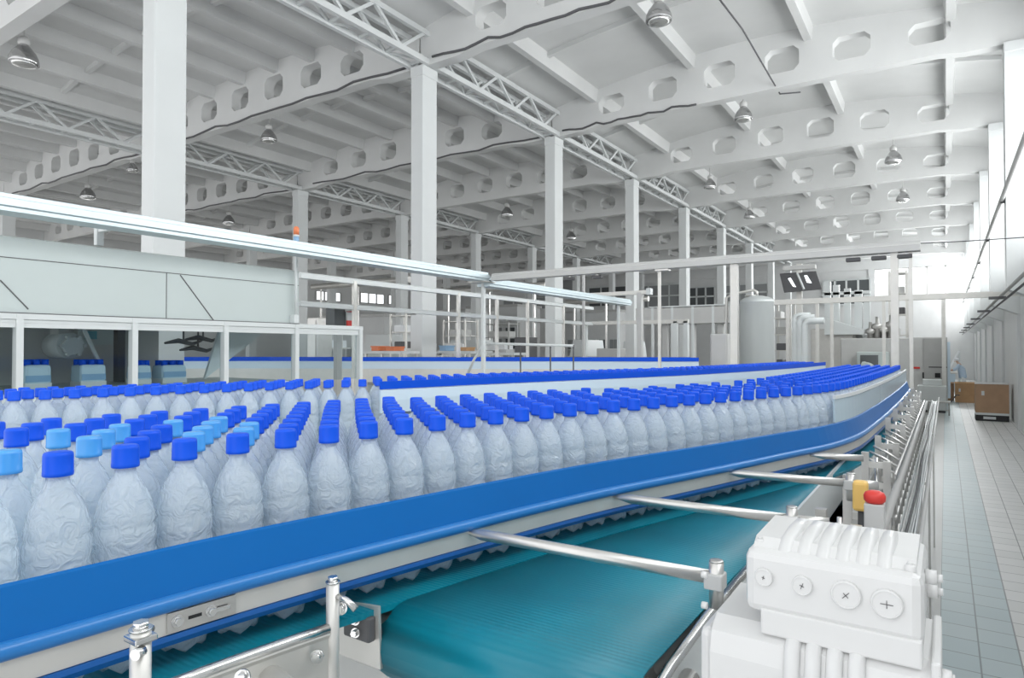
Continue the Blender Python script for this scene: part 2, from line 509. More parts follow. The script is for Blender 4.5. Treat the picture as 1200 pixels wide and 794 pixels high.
# left wall
mb = MB(); mb.box(-46.5, -46, -3, 58, 0, 10.2)
struct('wall_left', mb, 'white_paint')
for (a, b, c, d) in [(370, 341, 399, 353), (422, 343, 450, 356), (455, 346, 472, 357), (384, 389, 408, 398)]:
    p = on_x(a, b, -45.9); q = on_x(c, d, -45.9); wn += 1
    fr = MB(); y0, y1, z0, z1 = p.y, q.y, q.z, p.z
    for k in range(4):
        y = y0 + (y1 - y0) * k / 3; fr.box(-45.95, -45.85, y - .08, y + .08, z0, z1)
    fr.box(-45.95, -45.85, y0, y1, z0 - .1, z0); fr.box(-45.95, -45.85, y0, y1, z1, z1 + .1)
    w = struct('window_%d' % wn, fr, 'mid_grey')
    MB().box(-45.93, -45.91, y0, y1, z0, z1).build('daylit_pane', 'sky_pane', w)

# ------------------------------------------------------------------ columns
def column(x, y, label, group, w=.36, d=.50):
    t = thing('concrete_column', label, 'column', (x, y, 0), group)
    part('shaft', MB().box(x - w / 2, x + w / 2, y - d / 2, y + d / 2, 0, ZB - .22, .02), 'column_paint', t)
    part('capital', MB().box(x - w / 2 - .012, x + w / 2 + .012, y - d / 2 - .012, y + d / 2 + .012, ZB - .24, ZB, .012), 'column_paint', t)
where = ['nearest the camera, behind the grey machine cabinet', 'passing behind the long guard rails', 'right of the tallest middle column', 'left of the grey storage tank area',
         'behind the thin pole under the overhead channel', 'just left of the round tank', 'just right of the round tank', 'second beyond the round tank', 'last at the far wall']
for n in range(9):
    if 5.33 + 6 * n > 57: break
    column(-10, 5.33 + 6 * n, 'white concrete column of the middle row, %s along the hall, %s' % (ORD[n], where[n]), 'columns of the middle row')
for n in range(1, 9):
    column(-22, 5.33 + 6 * n, 'thin white column of the second row left, %s along the hall' % ORD[n - 1], 'columns of the second row left')
for n in range(1, 9):
    column(-34, 5.33 + 6 * n, 'distant white column of the third row left, %s along the hall' % ORD[n - 1], 'columns of the third row left')
for n in range(2, 9):
    y = 5.33 + 6 * n
    t = thing('wall_pillar', 'white wall pillar between the right windows, %s along the hall' % ORD[n - 2], 'pillar', (1.4, y, 0), 'pillars along the right wall')
    part('lower_pilaster', MB().box(1.68, 1.75, y - .25, y + .25, 0, 3.25), 'column_paint', t)
    part('shaft', MB().prism([(1.75, 3.25), (1.08, 3.55), (1.08, ZB - .22), (1.75, ZB - .22)], 'y', y - .25, y + .25), 'column_paint', t)
    part('capital', MB().box(1.07, 1.74, y - .26, y + .26, ZB - .22, ZB, .01), 'column_paint', t)

# ------------------------------------------------------------------ roof beams with openings
def beam_mesh(x0, x1, seed):
    cu = bpy.data.curves.new('beam_outline', 'CURVE'); cu.dimensions = '2D'; cu.fill_mode = 'BOTH'; cu.extrude = 0.15
    def poly(pts):
        sp = cu.splines.new('POLY'); sp.points.add(len(pts) - 1)
        for p, q in zip(sp.points, pts): p.co = (q[0], q[1], 0, 1)
        sp.use_cyclic_u = True
    n = 18; W = x1 - x0
    up = [(x0 + W * k / n, roof_z(x0 + W * k / n, x0, x1) + .03) for k in range(n + 1)]
    lo = [(x0 + .05, ZB), (x0 + 1.1, ZB), (x0 + 1.6, ZB + .08), (x1 - 1.6, ZB + .08), (x1 - 1.1, ZB), (x1 - .05, ZB)]
    poly(lo + up[::-1])
    k = x0 + 2.0
    while k < x1 - 1.6:
        zt = roof_z(k, x0, x1); hh = (zt - ZB) * .21; zc = ZB + .08 + (zt - ZB) * .46; w = .40
        c = .13
        poly([(k - w, zc - hh + c), (k - w + c, zc - hh), (k + w - c, zc - hh), (k + w, zc - hh + c),
              (k + w, zc + hh - c), (k + w - c, zc + hh), (k - w + c, zc + hh), (k - w, zc + hh - c)])
        k += 1.55
    o = bpy.data.objects.new('tmp', cu); COL.objects.link(o)
    dg = bpy.context.evaluated_depsgraph_get(); dg.update()
    me = bpy.data.meshes.new_from_object(o.evaluated_get(dg))
    bpy.data.objects.remove(o); bpy.data.curves.remove(cu)
    me.transform(Matrix.Rotation(PI / 2, 4, 'X'))
    me.materials.clear(); me.materials.append(MATS['ceiling_paint'])
    me.name = 'roof_beam'
    return me
bayname = ['right bay over the conveyors', 'bay left of the middle columns', 'second bay to the left', 'farthest bay to the left']
for bi, (x0, x1) in enumerate(BAYS):
    me = beam_mesh(x0, x1, bi)
    for n, yn in enumerate(YN):
        if n == 0 and bi: continue
        o = bpy.data.objects.new('roof_beam', me); COL.objects.link(o); o.location = (0, yn, 0)
        tag(o, 'white arched roof beam with openings, %s from the front in the %s' % (ORD[n], bayname[bi]), 'beam', 'roof beams with openings')

# ------------------------------------------------------------------ lattice girders on the column rows
def truss(x, y0, y1, label, group):
    t = thing('lattice_girder', label, 'girder', (x, y0, ZB), group)
    a, b = y0 + .25, y1 - .25
    zl, zh = ZB + .08, ZB + .70
    ch = MB()
    for s in (-.24, .24):
        ch.box(x + s - .05, x + s + .05, a - .1, b + .1, zl - .08, zl + .05)
        ch.box(x + s - .05, x + s + .05, a - .1, b + .1, zh - .06, zh + .06)
    part('chord', ch, 'column_paint', t)
    dg = MB(); n = 7
    for s in (-.24, .24):
        for k in range(n):
            ya = a + (b - a) * k / n; yb = a + (b - a) * (k + 1) / n
            p, q = ((zl, zh) if k % 2 == 0 else (zh, zl))
            dg.bar((x + s, ya, p), (x + s, yb, q), .07)
    for k in range(n + 1):
        ya = a + (b - a) * k / n
        dg.bar((x - .24, ya, zl), (x + .24, ya, zl), .06)
        if k < n:
            dg.bar((x + (.24 if k % 2 else -.24), ya, zl), (x + (-.24 if k % 2 else .24), a + (b - a) * (k + 1) / n, zl), .045)
    part('lacing', dg, 'column_paint', t)
for n, (ya, yb) in enumerate(zip(YN, YN[1:])):
    truss(-10, ya, yb, 'white lattice girder on top of the middle columns, %s bay from the front' % ORD[n], 'lattice girders on the middle columns')
    if n: truss(-22, ya, yb, 'grey lattice girder on top of the second column row, %s bay' % ORD[n - 1], 'lattice girders on the second row')

# ------------------------------------------------------------------ hanging lamps
LAMPS = [(28, 75, 30, 'largest, at the top left corner'), (315, 165, 18, 'right of the nearest column'), (103, 232, 16, 'low left, left of the nearest column'),
         (772, 25, 30, 'at the top edge of the picture'), (871, 140, 20, 'under the right roof at the end of a black cable'), (1047, 190, 18, 'nearest the right wall'),
         (832, 220, 14, 'above the fourth middle column'), (878, 255, 12, 'above the tank, small'), (1058, 235, 14, 'far, near the right wall'),
         (594, 253, 14, 'between the second and third middle columns'), (669, 280, 14, 'just right of the third middle column'), (268, 262, 14, 'right of the nearest column, low and small'),
         (155, 200, 12, 'just left of the nearest column')]
for (px, py, w, where_) in LAMPS:
    z = H + 6.1; p = on_z(px, py, z)
    D = (p - CAM).dot(_f); R = min(.28, max(.17, w * D / FPX / 2))
    t = thing('high_bay_lamp', 'hanging metal bell-shaped factory lamp, ' + where_, 'lamp', tuple(p), 'hanging factory lamps')
    c = (p.x, p.y, p.z)
    part('lamp_shade', MB().lathe([(R, 0), (R * 1.03, .01), (R * .98, R * .45), (R * .80, R * .85), (R * .55, R * 1.2), (R * .34, R * 1.45), (R * .3, R * 1.5)], c, 24), 'lamp_metal', t)
    part('ballast_housing', MB().lathe([(R * .3, R * 1.48), (R * .42, R * 1.55), (R * .42, R * 1.95), (R * .25, R * 2.1), (R * .1, R * 2.15)], c, 16), 'mid_grey', t)
    part('lamp_lens', MB().lathe([(R * .93, .0), (R * .7, -.04), (R * .3, -.06)], c, 24), 'bright_steel', t)
    bx = [b for b in BAYS if b[0] <= p.x <= b[1]][0]; rz = roof_z(p.x, *bx) - .002
    part('suspension_rod', MB().cyl((p.x, p.y, p.z + R * 2.1), (p.x, p.y, rz), .015, 8), 'mid_grey', t)

# ------------------------------------------------------------------ black cables along beams
def cable(pts, r, label, z=None):
    tag(MB().tube(pts, r, 6).build('cable', 'dark_grey'), label, 'cable', None)
def beam_cable(yn, xa, xb, label, n=18, amp=.05):
    pts = []
    for k in range(n + 1):
        x = xa + (xb - xa) * k / n
        pts.append((x, yn - .18, ZB + .10 + amp * math.sin(k * 1.7) * .6 + (.08 if k % 5 == 0 else 0) * .5))
    cable(pts, .028, label)
beam_cable(YN[2], -9.6, -4, 'black cable along the lower edge of the second right roof beam')
beam_cable(YN[2], -21, -10.4, 'black cable along the lower edge of the beam left of the second column')
beam_cable(YN[3], -9.6, -5.5, 'thin black cable along the third right roof beam')
beam_cable(YN[3], -21, -10.4, 'thin black cable along the third beam of the left bay')
beam_cable(YN[2], -33, -22.4, 'black cable crossing the dark upper left bay')
beam_cable(YN[3], -33, -22.4, 'black cable crossing behind the nearest column at left')
p0 = on_z(840, -5, ZB + .5); p1 = on_z(885, 60, ZB + .3); p2 = on_z(914, 110, ZB + .1); p3 = on_z(938, 108, ZB + .0)
cable([p0, (p0 + p1) / 2 + Vector((.1, 0, -.1)), p1, (p1 + p2) / 2, p2, p3], .02, 'long loose black cable hanging below the bright right roof')

# ================================================================== NEAR BOTTLE CONVEYOR
ZBELT = H - 0.485
GP = spline([(-1.13, -.6), (-1.085, -.15), (-1.045, .12), (-1.012, .353), (-.985, .6), (-.94, .848), (-.85, 1.28), (-.77, 1.6), (-.665, 1.929), (-.575, 2.22),
             (-.49, 2.515), (-.40, 2.82), (-.345, 3.2), (-.325, 3.7), (-.31, 4.4), (-.30, 5.4), (-.30, 6.5), (-.305, 7.0)], .06)
T = thing('bottle_conveyor', 'large curved conveyor with broad blue side guard and steel rail in the foreground', 'conveyor', (-.9, 1.2, 0))
part('side_guard', sweep(GP, [(-.004, H - .306), (0.002, H - .303), (.008, H - .306), (.027, H - .376), (.019, H - .379)], smooth=False), 'guard_blue', T, 'broad blue plastic guard')
def circ(o, z, r, n=10, sx=1): return [(o + r * sx * math.cos(2 * PI * k / n), z + r * math.sin(2 * PI * k / n)) for k in range(n)]
part('guard_bead', sweep(GP, circ(.026, H - .381, .0125, 12), smooth=True), 'bead_blue', T, 'rounded lighter blue edge bead')
part('steel_rail', sweep(GP, [(.018, H - .390), (.027, H - .390), (.028, H - .426), (.018, H - .426)]), 'satin_steel', T, 'flat brushed steel rail')
part('lower_guide', sweep(GP, [(.014, H - .427), (.031, H - .427), (.033, H - .434), (.028, H - .443), (.014, H - .443)]), 'strip_blue', T, 'narrow dark blue lower guide strip')
part('conveyor_belt', sweep(GP, [(.048, ZBELT), (.048, ZBELT - .012), (-.64, ZBELT - .02), (-.64, ZBELT)]), 'belt_teal', T)
fgn = [p for p in GP if p.y > 2.9]
part('upper_rail', sweep(fgn, [(-.006, H - .192), (.004, H - .192), (.006, H - .206), (-.006, H - .206)]), 'frame_white', T, 'thin white upper rail')
part('clear_guide', sweep(fgn, [(-.006, H - .206), (.001, H - .206), (.004, H - .302), (-.004, H - .302)]), 'pale_clear', T, 'pale translucent side guide')
BP = offset(GP, -.66)
# steel side frame below the belt edge, only before the merging belt starts
near = [p for p in GP if p.y < .84]
part('side_frame', sweep(near, [(.049, ZBELT + .004), (.075, ZBELT + .004), (.078, ZBELT - .004), (.072, ZBELT - .012), (.072, ZBELT - .13), (.049, ZBELT - .13)]), 'satin_steel', T)
mb = MB(); mb.tube([(p.x + n.x * .070, p.y + n.y * .070, ZBELT + .004) for p, n in zip(near, normals(near)) if p.y > .5], .009, 10)
part('frame_edge_tube', mb, 'bright_steel', T)
for yy in (1.0, 2.2, 3.6, 5.2, 6.6):
    i = min(range(len(GP)), key=lambda k: abs(GP[k].y - yy)); p = GP[i]
    part('leg', MB().box(p.x - .30, p.x - .25, p.y - .025, p.y + .025, 0, ZBELT - .02), 'steel', T)
    part('leg', MB().box(p.x - .02 - .6, p.x - .57, p.y - .025, p.y + .025, 0, ZBELT - .02), 'steel', T)
# cross bars that hold the guard
def crossbar(a, b, r, root, post=True):
    mb = MB(); a = Vector(a); b = Vector(b)
    d = (b - a).normalized()
    mb.tube([a, a + d * .02, a + d * .045, b], [.004, .006, r, r], 14)
    o = part('cross_bar', mb, 'steel', root, 'round steel cross bar reaching over the teal belt')
    cl = MB()
    cl.cyl(a - d * .012 + Vector((0, -.012, 0)), a - d * .012 + Vector((0, .012, 0)), .008, 12)
    cl.box(a.x - .022, a.x - .004, a.y - .009, a.y + .009, a.z - .012, a.z + .008, .002)
    cl.cyl(a + Vector((-.004, 0, .006)), a + Vector((-.004, 0, .018)), .006, 6)
    sub('bar_clamp', cl, 'bright_steel', o)
    if post:
        k = MB(); k.cyl((b.x, b.y, b.z - .05), (b.x, b.y, b.z + .028), .0125, 16)
        k.lathe([(.0125, .028), (.0115, .031), (.006, .0312)], tuple(b), 16)
        sub('bar_post', k, 'steel', o)
        g = MB(); g.box(b.x - .018, b.x + .014, b.y - .016, b.y + .016, b.z - .018, b.z + .010, .003)
        sub('post_block', g, 'mid_grey', o)
ZC = H - .397
crossbar((-.872, 1.122, ZC), (-.333, 1.137, ZC), .0118, T)
crossbar((-.742, 1.603, ZC), (-.300, 1.622, ZC), .0118, T)
crossbar((-.592, 2.118, ZC), (-.235, 2.150, ZC), .0118, T)
crossbar((-.424, 2.635, ZC), (-.250, 2.665, ZC), .0118, T, False)
# continuation of the second and third bar on the far side of their posts
part('bar_extension', MB().cyl((-.333, 1.64, ZC - .005), (-.225, 1.65, ZC - .005), .0125, 14), 'steel', T)
part('bar_extension', MB().cyl((-.235, 2.15, ZC), (-.165, 2.16, ZC), .0125, 14), 'steel', T)
# slotted plate on the steel rail
i = min(range(len(GP)), key=lambda k: abs(GP[k].y - .565))
p = Vector((-.912, .583, H - .401)); tdir = (Vector((GP[i + 1].x - GP[i - 1].x, GP[i + 1].y - GP[i - 1].y, 0))).normalized(); nrm = Vector((tdir.y, -tdir.x, 0))
g0 = GP[i]; p = Vector((g0.x, g0.y, H - .408)) + nrm * .029
def along(u, v, w): return p + tdir * u + Vector((0, 0, v)) + nrm * w
def plate(mb, u0, u1, v0, v1, w0, w1):
    vs = [along(u, v, w) for v in (v0, v1) for w in (w0, w1) for u in (u0, u1)]
    mb.add(vs, [(0, 2, 3, 1), (4, 5, 7, 6), (0, 1, 5, 4), (2, 6, 7, 3), (0, 4, 6, 2), (1, 3, 7, 5)])
mb = MB(); plate(mb, -.052, .052, -.016, .014, 0, .003)
o = part('slotted_plate', mb, 'steel', T, 'flat steel joining plate with a slot and bolts')
mb = MB(); plate(mb, -.022, -.002, -.003, .002, .003, .0038); plate(mb, .018, .038, -.002, .003, .003, .0038)
sub('slot', mb, 'black', o)
for u in (-.038, .012):
    mb = MB(); mb.cyl(along(u, 0, .003), along(u, 0, .006), .009, 14); mb.cyl(along(u, 0, .006), along(u, 0, .012), .0058, 6)
    sub('bolt', mb, 'bright_steel', o)
mb = MB(); plate(mb, .012, .040, -.003, .003, .006, .009); sub('clamp_lever', mb, 'bright_steel', o)

# near vertical rods that carry the rail
def rod_post(px, pyt, y, root, r, arm):
    q = on_y(px, pyt, y)
    mb = MB(); mb.cyl((q.x, q.y, q.z - .32), (q.x, q.y, q.z), r, 18)
    o = part('rod_post', mb, 'satin_steel', root, 'upright steel rod with hex bolt on top')
    b = MB(); b.cyl((q.x, q.y, q.z), (q.x, q.y, q.z + .002), r * 1.12, 16)
    b.cyl((q.x, q.y, q.z + .002), (q.x, q.y, q.z + .010), r * .8, 6)
    sub('hex_bolt', b, 'bright_steel', o)
    a = MB()
    if arm == 0:
        a.cyl((q.x - .002, q.y, q.z - .016), (q.x - .035, q.y + .03, q.z - .018), .006, 10)
        a.cyl((q.x - .034, q.y + .004, q.z - .016), (q.x - .03, q.y + .012, q.z - .016), .009, 12)
        a.cyl((q.x + .012, q.y - .004, q.z - .022), (q.x + .018, q.y - .016, q.z - .022), .007, 12)
        a.box(q.x - .016, q.x + .016, q.y - .014, q.y + .014, q.z - .014, q.z - .006, .002)
    else:
        a.tube([(q.x + .006, q.y, q.z - .022), (q.x + .028, q.y + .006, q.z - .026), (q.x + .045, q.y + .012, q.z - .040)], [.005, .005, .007], 10)
        a.tube([(q.x - .006, q.y + .004, q.z - .018), (q.x - .032, q.y + .034, q.z - .004)], [.005, .002], 8)
    sub('rod_clamp', a, 'bright_steel', o)
rod_post(165, 737, .43, T, .0125, 0)
rod_post(390, 682, .77, T, .0112, 1)
# mounting hardware low at the left of the merging belt
def bolt(mb, c, d, r, h):
    c = Vector(c); d = Vector(d).normalized()
    mb.cyl(c, c + d * h * .35, r * 1.5, 14); mb.cyl(c + d * h * .35, c + d * h, r, 6)
br = MB()
q = on_y(310, 770, .66)
br.cyl((q.x, q.y, q.z - .028), (q.x + .17, q.y - .03, q.z - .035), .022, 20)
part('drive_tube', br, 'satin_steel', T)
br = MB()
for (px, py, y) in [(400, 712, .80), (372, 768, .73), (285, 792, .58)]:
    br = MB(); c = on_y(px, py, y); bolt(br, c, (.6, -.8, .1), .0075, .014); part('frame_bolt', br, 'bright_steel', T)

# ------------------------------------------------------------------ merging teal belt with its roller
M2 = thing('merging_conveyor', 'wide teal belt running beside the bottles, turning down over a roller', 'conveyor', (-.64, 2.0, 0))
RR = .075
zb = ZBELT - .001
yr = .945
mb = MB(); prof = []
for k in range(13):
    a = PI / 2 + PI * k / 12
    prof.append((yr + RR * math.cos(a) * 1.0, zb - RR + RR * math.sin(a)))
poly = [(3.12, zb), ] + prof + [(3.12, zb - 2 * RR), (3.12, zb - 2 * RR + .004)] + [(yr + (RR - .004) * math.cos(PI / 2 + PI * (12 - k) / 12), zb - RR + (RR - .004) * math.sin(PI / 2 + PI * (12 - k) / 12)) for k in range(13)] + [(3.12, zb - .004)]
n = len(poly); XL0 = -.985
def xs(u): # left edge follows the curved guard
    i = min(range(len(GP)), key=lambda k: abs(GP[k].y - u)); return max(XL0, GP[i].x + .05)
# add extra stations along the upper run so the left edge can follow the curve
up = [(3.12 - (3.12 - yr) * k / 24, zb) for k in range(24)]
poly = up + prof + [(3.12, zb - 2 * RR)]
pin = [(u, v - .004) for u, v in up] + [(yr + (RR - .004) * math.cos(PI / 2 + PI * k / 12), zb - RR + (RR - .004) * math.sin(PI / 2 + PI * k / 12)) for k in range(13)] + [(3.12, zb - 2 * RR + .004)]
n = len(poly); XR = -.380
vs = [(xs(u), u, v) for u, v in poly] + [(XR, u, v) for u, v in poly] + [(xs(u), u, v) for u, v in pin] + [(XR, u, v) for u, v in pin]
fs = []
for k in range(n - 1):
    fs += [(k, k + 1, n + k + 1, n + k), (2 * n + k, 3 * n + k, 3 * n + k + 1, 2 * n + k + 1), (k, 2 * n + k, 2 * n + k + 1, k + 1), (n + k, n + k + 1, 3 * n + k + 1, 3 * n + k)]
mb.add(vs, fs, True)
part('conveyor_belt', mb, 'belt_teal', M2)
part('roller', MB().cyl((XL0 + .01, yr, zb - RR), (XR - .01, yr, zb - RR), RR - .006, 28), 'steel', M2)
# right-hand side plate and edge rail
mb = MB(); mb.prism([(.90, zb - .035), (.90, zb - .16), (3.4, zb - .16), (3.4, zb + .012), (1.72, zb + .012), (1.55, zb - .005), (1.1, zb - .012)], 'x', XR + .008, XR + .016)
part('side_plate', mb, 'frame_white', M2, 'pale side plate right of the teal belt')
mb = MB(); mb.tube([(XR + .012, .83, zb - .055), (XR + .012, 1.0, zb - .020), (XR + .012, 1.2, zb - .006), (XR + .012, 1.6, zb + .0)], .009, 10)
part('edge_tube', mb, 'bright_steel', M2)
mb = MB(); mb.cyl((XR + .03, .80, zb - .085), (XR + .03, 1.05, zb - .05), .016, 14)
mb.cyl((XR + .05, .9, zb - .12), (XR + .05, .9, zb - .02), .007, 10)
bolt(mb, (XR + .016, .93, zb - .10), (1, -.4, 0), .009, .016)
part('belt_tensioner', mb, 'steel', M2)
# bearing plate with a black block and two bolts, left of the roller
q0 = on_y(392, 712, .84); q1 = on_y(429, 758, .84)
mb = MB(); mb.prism([(q0.x - .02, q1.z - .05), (q0.x - .02, q0.z - .004), (q0.x + .012, q0.z + .004), (q1.x + .002, q0.z + .012), (q1.x + .008, q1.z - .05)], 'y', .868, .874)
o = part('bearing_plate', mb, 'satin_steel', M2)
mb = MB(); mb.box(q0.x + .012, q1.x - .004, .850, .868, q1.z, q0.z - .006, .004)
o2 = sub('bearing_block', mb, 'dark_grey', o, 'black bearing block')
for dz in (.28, .72):
    mb = MB(); bolt(mb, ((q0.x + q1.x) / 2 + .006, .850, q0.z + (q1.z - q0.z) * dz), (.3, -1, .1), .006, .012)
    part('bearing_bolt', mb, 'bright_steel', M2)
mb = MB(); mb.box(XL0 + .02, XR - .02, 1.0, 3.1, zb - .13, zb - .02)
part('bed_frame', mb, 'grey_paint', M2)
for (x, y) in ((-.86, 1.1), (-.40, 1.1), (-.40, 3.0), (-.60, 3.0)):
    part('leg', MB().box(x - .02, x + .02, y - .02, y + .02, 0, zb - .12), 'steel', M2)

# ------------------------------------------------------------------ second (farther) bottle conveyor
FP = spline([(-3.15, -.9), (-2.90, 0.1), (-2.70, .891), (-2.56, 1.378), (-2.44, 1.788), (-2.33, 2.143), (-2.13, 2.998), (-1.80, 4.113), (-1.62, 4.792), (-1.42, 6.0), (-1.28, 7.3), (-1.22, 8.3)], .08)
FP = offset(FP, .05)
T2 = thing('bottle_conveyor', 'farther curved bottle conveyor behind the near bottles, with pale guide rails', 'conveyor', (-2.2, 3, 0))
part('conveyor_belt', sweep(FP, [(.03, ZBELT), (.03, ZBELT - .02), (-.40, ZBELT - .02), (-.40, ZBELT)]), 'belt_teal', T2)
part('side_frame', sweep(FP, [(.031, ZBELT + .01), (.045, ZBELT + .01), (.045, ZBELT - .12), (.031, ZBELT - .12)]), 'satin_steel', T2)
half = [p for p in FP if p.y > 2.0]
fg = [p for p in FP if p.y > 2.2]
part('blue_rail', sweep(fg, [(.0, H - .158), (.012, H - .158), (.012, H - .196), (.0, H - .196)]), 'rail_blue', T2, 'deep blue top rail')
part('guide_rail', sweep(fg, [(.0, H - .20), (.010, H - .20), (.014, H - .25), (.010, H - .31), (.0, H - .31)]), 'light_guide', T2, 'pale blue side guide')
part('lower_guide_rail', sweep(fg, [(.0, H - .325), (.012, H - .325), (.014, H - .40), (.0, H - .44)]), 'light_guide', T2)
part('rear_guide', sweep([p for p in FP if p.y > 3.0], [(-.34, H - .155), (-.325, H - .155), (-.325, H - .30), (-.34, H - .30)]), 'rail_blue', T2, 'deep blue rear guide')
for yy in (.9, 2.5, 4.2, 6.0, 7.8):
    i = min(range(len(FP)), key=lambda k: abs(FP[k].y - yy)); p = FP[i]
    part('leg', MB().box(p.x - .03, p.x + .02, p.y - .025, p.y + .025, 0, ZBELT - .02), 'steel', T2)

# ------------------------------------------------------------------ bottles
BH = .337
def bottle_mesh():
    R = .0425
    prof = [(.010, .010), (.020, .006), (.028, .001), (.0335, .006), (.0360, .018), (.0372, .034), (.0385, .055), (.0395, .075), (.0380, .080), (.0405, .085),
            (.0412, .105), (.0395, .110), (.0395, .116), (.0420, .121), (R, .140), (.0405, .145), (.0405, .150), (R, .155), (R, .176), (.0408, .181), (.0408, .186), (R, .191), (R, .212),
            (.0395, .217), (.0415, .223), (.0400, .236), (.0360, .252), (.0300, .267), (.0225, .281), (.0165, .290), (.0145, .295), (.0145, .302), (.0185, .303), (.0185, .3055), (.0145, .3065), (.0145, .311)]
    def fn(r, z, a):
        if z < .02: return r, z + .010 * (0.5 + .5 * math.cos(5 * a)) * (1 - z / .02) * (r / .03)
        if .03 < z < .21: return r * (1 + .022 * math.cos(5 * a + z * 45) * math.sin((z - .03) / .18 * PI)), z
        return r, z
    return MB().lathe(prof, (0, 0, 0), 20, fn)
def cap_mesh():
    mb = MB(); r = .0190
    return mb.lathe([(r * .93, .303), (r, .304), (r, .309), (r * .985, .3095), (r * .985, .332), (r * .95, .3355), (r * .85, BH), (.008, BH + .0005)], (0, 0, 0), 20,
                    lambda q, z, a: (q * (1 + .012 * math.cos(20 * a)) if z < .331 else q, z))
body0 = bottle_mesh().build('bottle_body', 'clear_bottle')
cap0 = cap_mesh().build('cap', 'cap_blue')
cap1 = cap_mesh().build('cap', 'cap_blue_sunlit')
body_me, cap_me, sunlit_cap_me = body0.data, cap0.data, cap1.data
bpy.data.objects.remove(cap1)
bpy.data.objects.remove(body0); bpy.data.objects.remove(cap0)
# smooth-shaded joins for the cap sides
PITCH_B = .0880; ROWD = .0765
def arc_points(path, start, n, pitch):
    """n points at equal arc distance along path"""
    cum = [0]
    for a, b in zip(path, path[1:]): cum.append(cum[-1] + (b - a).length)
    out = []
    for k in range(n):
        s = start + k * pitch
        if s < 0 or s > cum[-1]: continue
        for i in range(len(cum) - 1):
            if cum[i + 1] >= s:
                t = (s - cum[i]) / max(1e-9, cum[i + 1] - cum[i]); out.append((path[i].lerp(path[i + 1], t), k)); break
    return out
spots = []                      # (x, y, conveyor, row, index)
def fill(path, first_off, rows, width_fn, s0, conv, ymin, ymax):
    """rows of bottles packed like a honeycomb: every row is the row before it, shifted inward at 60 degrees"""
    base = offset(path, -first_off)
    base = spline([tuple(p) for p in base[::3]], .02)
    ns = normals(base)
    dist = [0]
    for a, b in zip(base, base[1:]): dist.append(dist[-1] + (b - a).length)
    L = dist[-1]
    def at(s):
        lo = 0
        import bisect
        i = min(max(bisect.bisect_left(dist, s) - 1, 0), len(base) - 2)
        t = (s - dist[i]) / max(1e-9, dist[i + 1] - dist[i])
        p = base[i].lerp(base[i + 1], t); n = ns[i].lerp(ns[i + 1], t).normalized()
        return p, n
    placed = []
    for j in range(rows):
        s = s0 - j * PITCH_B * .5
        while s < 0: s += PITCH_B
        idx = 0
        while s < L - .03:
            p, n = at(s)
            d = j * ROWD
            q = p - n * d
            if ymin <= q.y <= ymax and d <= width_fn(q.y):
                ok = True
                for (x, y) in placed[-400:]:
                    if (x - q.x) ** 2 + (y - q.y) ** 2 < (.0858) ** 2: ok = False; break
                if ok:
                    placed.append((q.x, q.y)); spots.append((q.x, q.y, conv, j, idx)); idx += 1
            s += PITCH_B * .25 if (s0 is None) else PITCH_B
    return placed
fill(GP, .050, 8, lambda y: .56 if y < 1.2 else (.56 - (y - 1.2) * .10 if y < 3 else .385), .05, 0, .12, 6.7)
fill(FP, .045, 4, lambda y: .31, .03, 1, -.2, 7.9)
def visible(x, y, z):
    d = Vector((x, y, z)) - CAM; D = d.dot(_f)
    if D < .05: return None
    u = 600 + FPX * d.dot(_r) / D; v = 397 - FPX * d.dot(_u) / D
    return (u, v, D)
vis = []
for s in spots:
    q = visible(s[0], s[1], ZBELT + .2)
    if q and -70 < q[0] < 1260 and q[1] < 900: vis.append((q[2], q[0], s))
vis.sort(key=lambda t: t[0])
indiv = vis[:300]; rest = vis[300:]
random.seed(3)
order = {}
for cv in (0, 1):
    for rw in range(10):
        for i, v in enumerate(sorted([v for v in indiv if v[2][2] == cv and v[2][3] == rw], key=lambda v: v[1])): order[id(v[2])] = i
for D, u, s in indiv:
    x, y, conv, row, idx = s; pale = False
    i = order[id(s)]
    if conv == 0:
        if 1 <= row <= 4 and u < 335 - row * 10 and random.random() < .85: pale = True  # most caps behind the front row at left get the painted-in sunlight
        kind_ = 'sunlit-tinted blue-capped' if pale else 'blue-capped'
        rowname = 'the front row behind the guard' if row == 0 else 'the %s row back from the guard' % ORD[row]
        label = ('clear %s bottle, %s from the left in %s' % (kind_, ORD[i], rowname)) if i < 20 else 'clear %s bottle far along %s' % (kind_, rowname)
        grp = 'water bottles on the near conveyor'
    else:
        label = ('clear blue-capped bottle, %s from the left in %s row of the farther conveyor' % (ORD[i], ORD[row])) if i < 20 else 'clear blue-capped bottle far along %s row of the farther conveyor' % ORD[row]
        grp = 'water bottles on the farther conveyor'
    t = bpy.data.objects.new('water_bottle', None); COL.objects.link(t)
    t.empty_display_size = .05
    t.location = (x, y, ZBELT + .0005); t.rotation_euler = (0, 0, random.uniform(0, 6.28))
    tag(t, label, 'bottle', grp)
    for nm, me in (('bottle_body', body_me), ('cap', sunlit_cap_me if pale else cap_me)):
        o = bpy.data.objects.new(nm, me); COL.objects.link(o); o.parent = t
